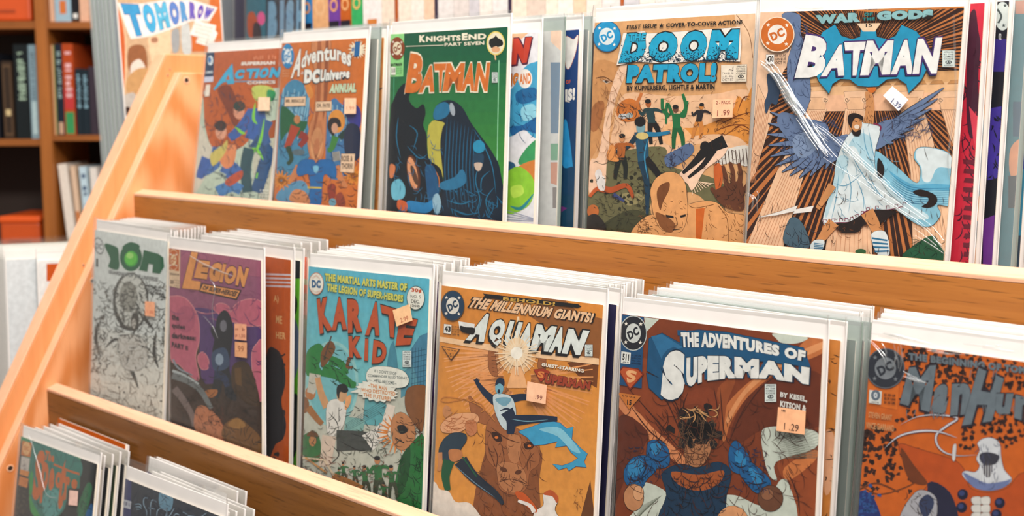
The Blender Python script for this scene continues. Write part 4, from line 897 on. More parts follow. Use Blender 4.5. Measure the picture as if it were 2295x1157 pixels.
# ---- brown-red cover, white title over blue block
def p_cape(a):
    a.crop(1340, 600, 2.0774); blk = (28, 24, 26)
    a.poly(R4(40, 200, 1080, 1300), (126, 58, 28))
    a.poly([(215, 232), (285, 240), (225, 300)], (206, 214, 200)); a.poly([(820, 306), (975, 324), (930, 352), (860, 352), (830, 330)], (206, 214, 200), True)
    # radiating drapery (a plain red-brown curtain of folds)
    a.poly([(215, 420), (330, 560), (420, 760), (440, 920), (300, 820), (120, 780), (90, 580)], (142, 66, 32), True)
    for P, c in (([(120, 600), (250, 740), (420, 900), (400, 930), (240, 800), (90, 640)], (222, 140, 90)), ([(980, 330), (1050, 333), (1045, 400), (850, 480), (700, 600), (620, 720), (590, 810), (570, 760), (600, 640), (720, 520), (880, 420)], (196, 114, 62)), ([(1046, 345), (1040, 380), (840, 470), (690, 590), (610, 720), (600, 700), (680, 570), (820, 450)], (224, 150, 96)), ([(560, 560), (640, 520), (600, 640), (580, 800), (560, 700)], (150, 76, 38)), ([(395, 640), (420, 580), (520, 560), (570, 640), (560, 740), (480, 640)], (136, 62, 32)), ([(700, 600), (860, 500), (1040, 500), (1030, 740), (800, 740), (640, 830), (620, 760)], (104, 46, 24)), ([(840, 900), (1010, 840), (1005, 1200), (900, 1200), (880, 1030)], (150, 72, 34)), ([(870, 930), (1010, 850), (1010, 900), (890, 990)], (206, 120, 64)), ([(90, 700), (230, 760), (200, 860), (120, 1000), (70, 1100)], (98, 42, 22))): a.poly(P, c, True)
    for P in ([(420, 580), (400, 640), (400, 720)], [(570, 560), (580, 700), (590, 800)], [(230, 480), (330, 640), (420, 860)], [(140, 560), (280, 720), (410, 880)], [(700, 620), (650, 720), (610, 820)], [(900, 460), (760, 560), (650, 720)], [(330, 560), (390, 700), (420, 850)], [(540, 560), (555, 640), (560, 720)], [(150, 640), (240, 760), (330, 830)], [(880, 940), (930, 1060), (940, 1157)]): a.line(P, 6, (70, 30, 18), True, True)
    # white rays
    wh = (204, 212, 198)
    a.poly([(760, 780), (800, 742), (900, 745), (1020, 766), (1012, 840), (830, 905), (835, 990), (790, 950)], wh, True); a.poly([(810, 1060), (850, 990), (890, 1010), (910, 1200), (560, 1200), (540, 1080), (640, 1060), (760, 1110)], wh, True); a.poly([(200, 1000), (330, 1060), (290, 1200), (120, 1200), (180, 1120)], wh, True)
    a.strokes([[(600+600*math.cos(t)*r0, 900+420*math.sin(t)*r0), (600+600*math.cos(t)*(r0+.18), 900+420*math.sin(t)*(r0+.18))] for t, r0 in [(-.55+.0085*i, .40+.22*((i*7) % 5)/5) for i in range(60)]], 2, (110, 116, 100))
    a.strokes([[(300-i*6, 1060+i*3), (200-i*4, 1150+i*5)] for i in range(16)], 2, (110, 116, 100))
    # plain stand-in for the picture: rounded blue forms, tan stones and a dark thicket
    bl = (22, 92, 146); lb = (44, 132, 184); skin = (196, 136, 92)
    a.poly([(300, 960), (380, 915), (470, 930), (560, 905), (620, 950), (600, 1060), (560, 1200), (290, 1200), (320, 1060)], (18, 52, 80), True, blk, 1.5)
    a.poly([(345, 950), (470, 965), (585, 945), (560, 1010), (470, 1040), (375, 1010)], (168, 86, 40), True)
    for P in ([(235, 815), (290, 806), (330, 850), (330, 920), (270, 935), (230, 900)], [(180, 880), (235, 880), (275, 935), (230, 985), (200, 1030), (135, 1010), (122, 950), (150, 900)], [(640, 805), (690, 855), (715, 910), (680, 960), (620, 940), (610, 860)], [(690, 900), (745, 930), (800, 985), (800, 1025), (740, 1050), (690, 1000), (660, 950)]): a.poly(P, bl, True, blk, 1.5)
    for P in ([(245, 825), (285, 818), (300, 850), (260, 872)], [(150, 905), (200, 893), (215, 935), (170, 975), (140, 960)], [(650, 850), (690, 890), (680, 925), (640, 900)], [(700, 930), (745, 955), (770, 1000), (735, 1010)]): a.poly(P, lb, True)
    for P in ([(240, 880), (285, 905), (325, 880)], [(140, 985), (190, 990), (240, 950)], [(620, 900), (660, 930), (700, 920)], [(700, 1000), (740, 1010), (790, 1000)], [(215, 880), (225, 930), (200, 980)]): a.line(P, 6, (8, 34, 60), True, True)
    for cx, cy, rx, ry, c in ((168, 1070, 46, 62, skin), (190, 1050, 24, 34, (222, 164, 118)), (805, 1075, 58, 60, (108, 66, 44)), (790, 1056, 28, 26, (146, 96, 66))): a.ell(cx, cy, rx+2, ry+2, blk); a.ell(cx, cy, rx, ry, c)
    a.poly([(405, 800), (425, 760), (515, 760), (530, 810), (520, 870), (480, 925), (430, 920), (405, 870)], (176, 118, 78), True, blk, 1.5)
    a.blobs([(a.rng.gauss(462, 46), a.rng.gauss(745, 42)) for _ in range(60)], 24, blk, 7); a.scribble((375, 660, 555, 810), 60, 60, 4, (96, 70, 50), 1.4, .5); a.scribble((380, 650, 550, 700), 14, 60, 5, (214, 160, 104), .4, .5)
    a.scribble((405, 800, 530, 920), 50, 34, 3.5, (92, 54, 34), 1.1, .5)
    a.poly([(570, 1140), (620, 1110), (680, 1130), (700, 1200), (560, 1200)], (226, 160, 110), True, blk, 1.5)
    a.scribble((130, 830, 320, 1010), 60, 34, 3, (10, 40, 74), 1.0, .5); a.scribble((620, 840, 790, 1040), 56, 34, 3, (10, 40, 74), .8, .5); a.scribble((310, 960, 600, 1157), 70, 60, 3.5, (10, 26, 44), 1.3, .4); a.scribble((100, 600, 1000, 1157), 200, 80, 2.5, (76, 34, 20), 1.1, .5); a.scribble((250, 500, 420, 900), 40, 120, 3, (70, 30, 18), 1.0, .15)
    # block behind the letters
    b1 = (24, 84, 124)
    a.poly([(240, 330), (300, 305), (385, 352), (390, 300), (470, 290), (600, 300), (960, 374), (992, 462), (800, 440), (600, 420), (420, 430), (400, 400), (300, 520), (230, 480)], b1, out=(14, 40, 66), ow=2)
    a.poly([(228, 490), (300, 520), (330, 590), (300, 616), (240, 560)], b1, out=(14, 40, 66), ow=2); a.poly([(250, 320), (300, 310), (400, 372), (330, 390), (300, 430)], (44, 112, 156))
    wt = (236, 236, 230)
    a.arc('THE ADVENTURES OF', [(388, 300), (500, 302), (620, 312), (780, 348), (970, 388)], [(392, 372), (500, 372), (620, 378), (780, 400), (966, 438)], wt, .07, (12, 40, 66), .03, (24, 84, 124), (-12, -8))
    a.arc('UPERMAN', [(415, 420), (500, 410), (620, 412), (800, 432), (988, 466)], [(413, 560), (500, 530), (620, 516), (800, 518), (984, 546)], wt, .085, (12, 40, 66), .03, (24, 84, 124), (-12, -8))
    a.text('S', [(312, 388), (412, 384), (404, 612), (290, 620)], wt, .09, (12, 40, 66), .03, (24, 84, 124), (-12, -8))
    # corner column
    a.poly([(115, 218), (216, 232), (206, 562), (96, 545)], (22, 76, 120)); a.bullet(167, 305, 78, (34, 36, 44), (216, 220, 214), None, .77, (200, 205, 200))
    a.poly([(112, 390), (156, 396), (152, 450), (109, 445)], (238, 238, 230)); a.text('511', [(118, 400), (148, 404), (146, 434), (116, 430)], blk, .06); a.text('APR 94', [(118, 436), (146, 440), (145, 446), (117, 443)], blk, .02)
    for i in range(4): a.text(('$1.50 US', '$2.00 CAN', '70p UK', 'APPROVED')[i], [(158, 404+i*12), (202, 409+i*12), (202, 417+i*12), (158, 412+i*12)], (14, 40, 70), .02)
    a.poly([(118, 460), (192, 470), (218, 496), (152, 572), (98, 482)], (120, 40, 24)); a.poly([(122, 465), (188, 475), (209, 498), (152, 562), (106, 484)], (196, 86, 40)); a.text('S', [(130, 474), (188, 482), (176, 528), (140, 540)], (240, 176, 120), .05)
    a.poly([(92, 580), (204, 598), (148, 660)], (206, 120, 50)); a.text('15', [(139, 614), (160, 617), (158, 642), (138, 639)], blk, .05); a.text('1994', [(116, 592), (180, 602), (176, 609), (120, 601)], (90, 50, 24), .0)
    a.code_stamp(780, 543, 833, 625); 
    a.text('BY KESEL,', [(853, 578), (979, 600), (977, 630), (851, 606)], (226, 224, 216), .05); a.text('KITSON &', [(853, 619), (974, 641), (972, 671), (851, 647)], (226, 224, 216), .05)
# ---- burnt orange cover with splatter
def p_splat(a):
    a.crop(1800, 580, 2.006); blk = (44, 28, 24)
    a.poly(R4(180, 340, 1500, 1300), (200, 96, 26))
    for (x, y, n, sx, sy) in ((500, 430, 60, 50, 45), (700, 480, 90, 90, 60), (340, 900, 120, 75, 70), (900, 760, 50, 40, 50), (1000, 500, 60, 60, 60), (620, 560, 30, 60, 40), (280, 800, 30, 40, 40), (480, 600, 26, 50, 60), (840, 600, 50, 90, 50), (1150, 700, 80, 100, 90), (740, 760, 30, 20, 50)): a.blobs([(a.rng.gauss(x, sx), a.rng.gauss(y, sy)) for _ in range(n)], 11, (58, 32, 24), 9)
    a.poly([(305, 360), (445, 380), (424, 680), (288, 655)], (212, 108, 34), out=(150, 66, 20), ow=1)
    a.line([(430, 1050), (330, 1010), (250, 1040)], 8, (110, 56, 24)); a.line([(250, 1010), (340, 1060), (480, 1020), (560, 960)], 6, (110, 56, 24))
    a.poly([(430, 838), (500, 850), (560, 868), (620, 885), (690, 912), (730, 960), (750, 1030), (830, 1052), (920, 1030), (1000, 960), (1200, 1000), (1200, 1300), (460, 1300), (520, 1080), (560, 1010), (480, 960)], (184, 78, 24), True, blk, 2)
    a.poly([(440, 850), (500, 930), (560, 1010), (500, 1010), (460, 960)], (110, 54, 24), True); a.poly([(560, 1010), (660, 1050), (700, 1200), (600, 1200)], (36, 36, 60), True)
    a.poly([(440, 1150), (480, 1080), (530, 1040), (600, 1080), (580, 1200), (440, 1200)], (170, 170, 176), True, blk, 2); a.poly([(520, 1100), (560, 1060), (590, 1100), (550, 1170)], (50, 60, 90), True); a.scribble((450, 1050, 600, 1157), 24, 40, 3, blk, .9, .4)
    a.poly([(245, 1060), (290, 1050), (330, 1100), (350, 1200), (235, 1200)], (36, 50, 110), True); a.blobs([(a.rng.gauss(285, 26), a.rng.gauss(1110, 36)) for _ in range(40)], 9, (44, 80, 140), 7)
    # pale hooded shape
    a.poly([(795, 860), (785, 830), (815, 808), (855, 808), (885, 835), (890, 890), (905, 950), (938, 992), (905, 1025), (840, 1042), (770, 1025), (718, 975), (730, 955), (775, 960), (795, 930), (780, 900)], (206, 210, 214), True, (40, 46, 80), 2)
    a.poly([(718, 962), (770, 985), (830, 1010), (905, 1000), (936, 992), (905, 1028), (835, 1044), (765, 1026)], (110, 124, 168), True); a.poly([(795, 880), (830, 870), (880, 885), (870, 920), (830, 930), (800, 915)], (56, 56, 66), True); a.poly([(808, 925), (850, 925), (842, 980), (815, 975)], (70, 66, 70), True)
    a.scribble((790, 820, 890, 1010), 30, 40, 3, (70, 74, 100), 1.5, .2); a.strokes([[(800+i*11, 930), (796+i*12, 1000)] for i in range(7)], 4, (230, 232, 234))
    for x, y in ((718, 1060), (714, 1118), (885, 1098), (870, 1150)): a.ell(x, y, 24, 24, (24, 26, 50)); a.ell(x-4, y-5, 13, 12, (54, 64, 110))
    for j in range(4): 
        for i in range(2): a.poly([(760+i*42, 1075+j*36), (798+i*40, 1072+j*36), (800+i*38, 1104+j*36), (764+i*40, 1102+j*36)], (214, 212, 206), True, blk, 1.5)
    # blades
    for P in ([(438, 748), (510, 712), (600, 702), (694, 716), (650, 750), (602, 790), (604, 836), (640, 872), (700, 886), (782, 882)], [(368, 852), (430, 800), (520, 776), (610, 778), (694, 806)]): a.line(P, 13, (60, 56, 80), True, True); a.line(P, 8, (206, 206, 214), True, True)
    a.poly([(676, 842), (690, 838), (684, 905), (672, 900)], (206, 206, 206), True, blk, 1)
    g = (104, 116, 124); dk = (40, 34, 44)
    a.text('THE BEGINNING OF TOMORROW!', [(475, 422), (1190, 508), (1190, 542), (475, 455)], g, .07, dk, .03)
    def jag(t, q): a.text(t, q, g, .06, dk, .045)
    for t, q in (('M', [(478, 490), (600, 478), (570, 690), (436, 650)]), ('a', [(596, 572), (668, 556), (640, 700), (575, 690)]), ('n', [(672, 560), (760, 560), (742, 700), (662, 706)]), ('H', [(790, 490), (905, 540), (850, 730), (716, 750)]), ('u', [(872, 606), (948, 606), (930, 700), (862, 700)]), ('n', [(956, 610), (1040, 630), (1030, 740), (950, 716)]), ('t', [(1060, 590), (1110, 600), (1100, 760), (1050, 740)]), ('e', [(1120, 640), (1190, 650), (1180, 760), (1110, 750)]), ('r', [(1200, 650), (1260, 660), (1250, 780), (1195, 770)])): jag(t, q)
    # nicks that make the brush letters ragged
    a.strokes([[(x, y), (x+a.rng.uniform(-8, 8), y+a.rng.uniform(20, 46))] for x, y in [(a.rng.uniform(450, 1250), a.rng.choice((500, 660, 680, 590)) + (0)) for _ in range(40)]], 5, g)
    a.bullet(372, 493, 86, (44, 48, 58), (124, 130, 136), (44, 48, 58), .96, (90, 96, 104), (120, 126, 132))
    a.poly([(300, 590), (356, 596), (352, 656), (298, 648)], (214, 214, 208)); a.ell(328, 614, 21, 24, (96, 110, 124)); a.text('0', [(320, 600), (337, 602), (336, 628), (319, 626)], (200, 206, 210), .05); a.text('OCT 94', [(310, 641), (342, 645), (342, 652), (310, 648)], blk, .02)
    for i in range(3): a.text(('$1.95 US', '$2.75 CAN', '$1.25 UK')[i], [(366, 605+i*17), (417, 611+i*17), (417, 623+i*17), (366, 617+i*17)], blk, .04)
    a.text('STEVEN GRANT', [(297, 688), (402, 702), (402, 728), (296, 714)], (206, 150, 100), .03); a.text('VINCE GIARRANO', [(286, 734), (411, 748), (411, 778), (285, 762)], (206, 150, 100), .03)
# ---- grey line-art cover with green block title
def p_sketch(a):
    a.crop(180, 480, 1.9945); g = (22, 98, 64); bk = (50, 50, 46)
    a.poly(R4(30, 40, 410, 960), (224, 230, 226))
    a.grad([(40, 500), (410, 560), (400, 980), (20, 980)], (224, 228, 222), (236, 226, 208), 6)
    a.ell(225, 390, 80, 130, (90, 90, 86)); a.ell(228, 388, 70, 118, (214, 216, 208)); a.ell(215, 370, 40, 70, (160, 160, 150))
    for P, w in (([(160, 430), (190, 500), (240, 520)], 18), ([(255, 430), (290, 470), (330, 520)], 16), ([(200, 640), (230, 700), (260, 780)], 18), ([(110, 600), (160, 560), (220, 600)], 14), ([(80, 480), (70, 560), (90, 640)], 16), ([(340, 520), (330, 620), (350, 690)], 16)): a.line(P, w, (60, 60, 56), True, True)
    a.poly([(225, 480), (235, 445), (255, 440), (262, 480), (250, 520), (232, 520)], (70, 66, 60), True); a.ell(240, 490, 10, 22, (200, 196, 186))
    a.poly([(170, 560), (230, 540), (290, 570), (300, 660), (250, 700), (190, 680)], (210, 208, 200), True, (90, 90, 84), 2)
    a.scribble((55, 290, 385, 560), 260, 34, 3, (80, 82, 78), 1.2, .8); a.scribble((150, 320, 380, 640), 120, 40, 4.5, (50, 52, 50), 1.2, .6); a.scribble((55, 430, 120, 700), 60, 36, 4, (70, 66, 60), 1.3, .5)
    a.scribble((50, 560, 380, 900), 260, 34, 2.5, (166, 156, 142), 1.0, .8); a.scribble((60, 700, 370, 900), 34, 50, 3.5, (120, 106, 92), 1.2, .6)
    a.blobs([(a.rng.uniform(60, 380), a.rng.uniform(300, 900)) for _ in range(50)], 6, (126, 122, 114), 7)
    a.poly([(108, 134), (160, 146), (172, 170), (172, 246), (126, 236), (134, 200)], g, True, (220, 230, 224), 1); a.ell(227, 194, 54, 68, (226, 232, 226)); a.ell(227, 194, 50, 62, g); a.poly([(190, 145), (225, 125), (265, 140), (255, 160), (200, 158)], g, True)
    a.ell(228, 200, 31, 36, (60, 170, 60)); a.ell(226, 198, 26, 30, (96, 206, 66)); a.ell(222, 186, 16, 13, (170, 236, 120))
    a.poly([(284, 160), (350, 178), (372, 195), (376, 235), (356, 268), (322, 262), (326, 226), (306, 222), (300, 258), (262, 250), (276, 210)], g, False, (220, 230, 224), 1)
    a.text('GUARDIAN OF THE UNIVERSE', [(128, 250), (349, 284), (346, 302), (128, 266)], (96, 100, 100), .05, (226, 230, 226), .03)
    a.ell(84, 142, 21, 38, (70, 74, 78), -.25); a.ell(84, 142, 18, 34, (224, 228, 226), -.25); a.text('DC', [(70, 128), (98, 134), (98, 160), (70, 154)], (120, 124, 126), .04)
    a.text('1', [(72, 198), (80, 200), (80, 236), (71, 234)], (50, 50, 50), .05)
    for i in range(3): a.text(('MARZ', 'TOCCHINI', 'CARTER')[i], [(292+i*2, 314+i*14), (364, 324+i*14), (364, 334+i*14), (292+i*2, 325+i*14)], (70, 70, 70), .04)
# ---- purple cover, orange outlined title
def p_purple(a):
    a.crop(180, 480, 1.9945); blk = (34, 30, 36)
    a.grad([(390, 140), (815, 200), (812, 640), (400, 560)], (160, 92, 122), (150, 88, 120), 4)
    a.poly([(390, 500), (812, 560), (812, 1090), (390, 1000)], (64, 46, 36))
    a.poly([(500, 425), (600, 430), (700, 470), (812, 520), (805, 660), (770, 700), (700, 720), (560, 760), (535, 660), (530, 520)], (88, 58, 116), True)
    rim = (238, 160, 160); pk = (204, 104, 126)
    for P in ([(395, 400), (420, 368), (470, 378), (512, 430), (530, 490), (530, 570), (515, 640), (530, 740), (490, 720), (440, 670), (405, 640)], [(600, 430), (620, 400), (660, 410), (672, 440), (700, 400), (760, 380), (812, 400), (812, 490), (760, 500), (720, 490), (680, 480)], [(525, 640), (548, 618), (572, 650), (570, 690), (540, 690)], [(770, 700), (768, 620), (790, 580), (812, 580), (812, 830), (785, 780)]): a.poly(P, pk, True, rim, 2.5)
    a.line([(510, 430), (560, 445), (610, 440)], 4, rim, True, True); a.line([(690, 480), (740, 500), (810, 500)], 4, rim, True, True)
    a.ell(470, 470, 44, 60, (186, 92, 118)); a.poly([(400, 200), (470, 170), (812, 210), (812, 280), (640, 260), (500, 330), (400, 300)], (172, 96, 122), True)
    a.scribble((400, 150, 810, 480), 60, 70, 5, (150, 80, 116), .4, .5); a.scribble((540, 460, 800, 700), 30, 60, 4, (70, 44, 100), .8, .5)
    # dark anonymous figure on rubble
    dk = (30, 34, 44)
    a.poly([(600, 560), (610, 470), (640, 430), (668, 450), (685, 520), (675, 600), (668, 700), (700, 830), (650, 810), (640, 740), (620, 820), (590, 800), (600, 700), (590, 620)], dk, True); a.ell(640, 500, 15, 26, (120, 120, 130)); a.poly([(590, 620), (650, 600), (665, 680), (600, 700)], (60, 80, 110), True); a.ell(622, 650, 18, 26, (150, 170, 190)); limb(a, [(610, 560), (590, 520), (600, 505)], 18, 12, dk); limb(a, [(600, 720), (640, 730), (660, 770)], 40, 24, (40, 56, 90))
    a.poly([(680, 680), (740, 660), (775, 720), (800, 860), (690, 800)], (72, 50, 30), True); a.poly([(690, 690), (720, 685), (722, 770), (694, 760)], (106, 74, 36)); a.poly([(560, 790), (612, 785), (606, 812), (575, 820)], (180, 110, 56), True)
    for P, w, c in (([(412, 720), (480, 745), (540, 790), (585, 870)], 34, (120, 126, 126)), ([(412, 700), (470, 722), (530, 760)], 12, (190, 200, 200)), ([(420, 780), (460, 830), (500, 900), (510, 950)], 34, (126, 110, 106)), ([(415, 650), (440, 690), (500, 720)], 10, (150, 160, 170))): limb(a, P, w, w*.6, c)
    a.poly([(515, 880), (545, 855), (600, 890), (636, 940), (640, 1010), (560, 985), (512, 960)], (196, 124, 84), True); a.poly([(640, 950), (700, 910), (760, 950), (805, 1000), (805, 1070), (650, 1015)], (120, 82, 40), True); a.poly([(660, 940), (702, 912), (740, 945), (700, 960)], (160, 116, 60), True)
    a.scribble((415, 700, 805, 1050), 150, 40, 3, (34, 26, 22), .9, .8); a.scribble((515, 860, 640, 1000), 50, 24, 2.5, (110, 56, 40), 1.2, .5)
    # writing
    o = (244, 164, 92)
    a.poly([(497, 168), (527, 172), (498, 296), (540, 302), (534, 340), (455, 332)], o, out=blk, ow=2.2)
    for t, q in (('E', [(530, 205), (582, 212), (566, 292), (508, 284)]), ('G', [(588, 214), (638, 220), (620, 304), (568, 296)]), ('I', [(640, 222), (654, 224), (636, 306), (622, 304)]), ('O', [(656, 228), (708, 236), (688, 316), (638, 308)]), ('N', [(710, 232), (756, 244), (734, 326), (694, 318)])): a.text(t, q, o, .075, blk, .04)
    a.poly([(545, 308), (722, 340), (700, 384), (531, 346)], blk); a.poly([(549, 313), (715, 343), (697, 378), (537, 342)], o); a.text('OF SUPER-HEROES', [(553, 319), (708, 347), (693, 370), (546, 338)], blk, .055)
    for i, (t, w) in enumerate((('the', 32), ('quiet', 60), ('darkness:', 108), ('PART II', 72))): a.text(t, [(410, 444+i*42), (410+w, 452+i*46), (410+w, 478+i*44), (410, 472+i*41)], (50, 26, 46), .05)
    a.poly([(394, 152), (448, 160), (446, 332), (400, 322)], (238, 206, 170)); a.poly([(394, 154), (444, 160), (442, 256), (398, 248)], (206, 100, 36)); a.bullet(418, 205, 44, (206, 100, 36), (246, 214, 170), (206, 100, 36), .5, (246, 214, 170))
    a.text('LEGION OF', [(402, 262), (444, 268), (444, 277), (402, 271)], (70, 40, 30), .03); a.text('23', [(404, 294), (418, 296), (418, 312), (404, 310)], (70, 40, 30), .05)
    for i in range(3): a.text('$1.50 US', [(421, 292+i*12), (444, 295+i*12), (444, 302+i*12), (421, 299+i*12)], (120, 90, 70), 0)
# ---- dark green cover, tall orange letters
def p_ghost(a):
    a.crop(0, 900, 3.586); blk = (26, 26, 28)
    a.poly(R4(20, 200, 860, 1400), (30, 32, 34))
    a.grad([(160, 260), (650, 440), (640, 700), (240, 700)], (60, 146, 100), (40, 110, 100), 6)
    a.poly([(240, 300), (420, 350), (640, 470), (650, 600), (560, 640), (520, 860), (400, 960), (280, 920), (240, 800), (260, 640)], (52, 124, 112), True); a.poly([(238, 620), (262, 560), (262, 700), (250, 780), (300, 880), (340, 960), (280, 930), (240, 850)], (60, 156, 80), True)
    a.poly([(350, 760), (440, 700), (500, 780), (500, 860), (420, 940), (350, 900)], (90, 160, 154), True); a.poly([(620, 860), (700, 660), (740, 700), (690, 900), (640, 940)], (40, 110, 70), True); a.poly([(690, 900), (740, 820), (740, 960), (690, 960)], (30, 90, 140), True)
    a.scribble((260, 300, 640, 500), 50, 70, 5, (30, 80, 80), 1.3, .4); a.scribble((260, 700, 720, 940), 60, 60, 5, (20, 50, 50), 1.2, .6); a.scribble((120, 700, 240, 920), 20, 26, 7, (90, 80, 62), 1, .9)
    o = (206, 104, 40)
    a.text('S', [(300, 382), (372, 404), (322, 800), (252, 790)], o, .055)
    a.text('The', [(368, 392), (440, 420), (432, 492), (352, 470)], o, .05)
    for t, q in (('p', [(342, 480), (400, 500), (372, 800), (318, 820)]), ('e', [(402, 530), (442, 542), (432, 700), (384, 730)]), ('c', [(452, 560), (492, 572), (482, 700), (440, 690)]), ('t', [(500, 460), (545, 470), (500, 860), (450, 880)]), ('r', [(526, 600), (566, 610), (556, 770), (510, 800)]), ('e', [(576, 620), (628, 632), (616, 705), (572, 700)])): a.text(t, q, o, .05)
    a.line([(432, 505), (560, 560), (640, 585)], 16, o, False)
    a.poly([(180, 315), (258, 335), (245, 450), (168, 430)], (208, 120, 50)); a.ell(214, 378, 32, 54, (236, 180, 120)); a.text('DC', [(194, 356), (236, 366), (234, 400), (192, 390)], (208, 120, 50), .06)
    a.poly([(172, 440), (242, 458), (228, 575), (162, 555)], (206, 196, 186)); a.scribble((176, 460, 232, 560), 16, 24, 4, (140, 130, 130), 1.4, .1)
    a.poly([(164, 545), (238, 565), (226, 606), (158, 586)], (222, 140, 66)); a.poly([(158, 600), (230, 622), (218, 696), (148, 672)], (216, 130, 60)); a.scribble((165, 620, 215, 680), 12, 22, 4, (170, 90, 40), .2, .2)
def p_script(a):
    a.crop(260, 1000, 5.464)
    a.poly(R4(40, 330, 1500, 2400), (36, 44, 58)); a.poly([(60, 380), (190, 420), (170, 1400), (20, 1400)], (48, 54, 104)); a.poly([(90, 650), (190, 680), (176, 776), (76, 746)], (186, 190, 200)); a.text(7, [(94, 676), (180, 702), (176, 748), (90, 722)], (70, 76, 110), .06)
    a.poly([(540, 560), (692, 612), (668, 790), (540, 750)], (104, 148, 172), True)
    lt = (150, 178, 196)
    for P in ([(395, 640), (345, 640), (340, 720), (375, 800), (370, 900)], [(500, 690), (450, 660), (425, 720), (420, 860)], [(395, 756), (480, 775)], [(555, 760), (510, 790), (500, 860)], [(560, 770), (620, 800), (600, 880)], [(715, 760), (680, 820), (640, 880)], [(620, 750), (625, 860)], [(820, 810), (880, 840)], [(880, 850), (1000, 870)], [(1110, 820), (1040, 870)], [(230, 715), (290, 712), (318, 745)], [(240, 745), (290, 745), (315, 770)], [(250, 775), (290, 775)], [(700, 870), (740, 830), (780, 850)]): a.line(P, 17, (60, 80, 100)); a.line(P, 10, lt, True, True)
    a.scribble((200, 450, 1300, 900), 80, 90, 5, (60, 72, 92), .8, .8)
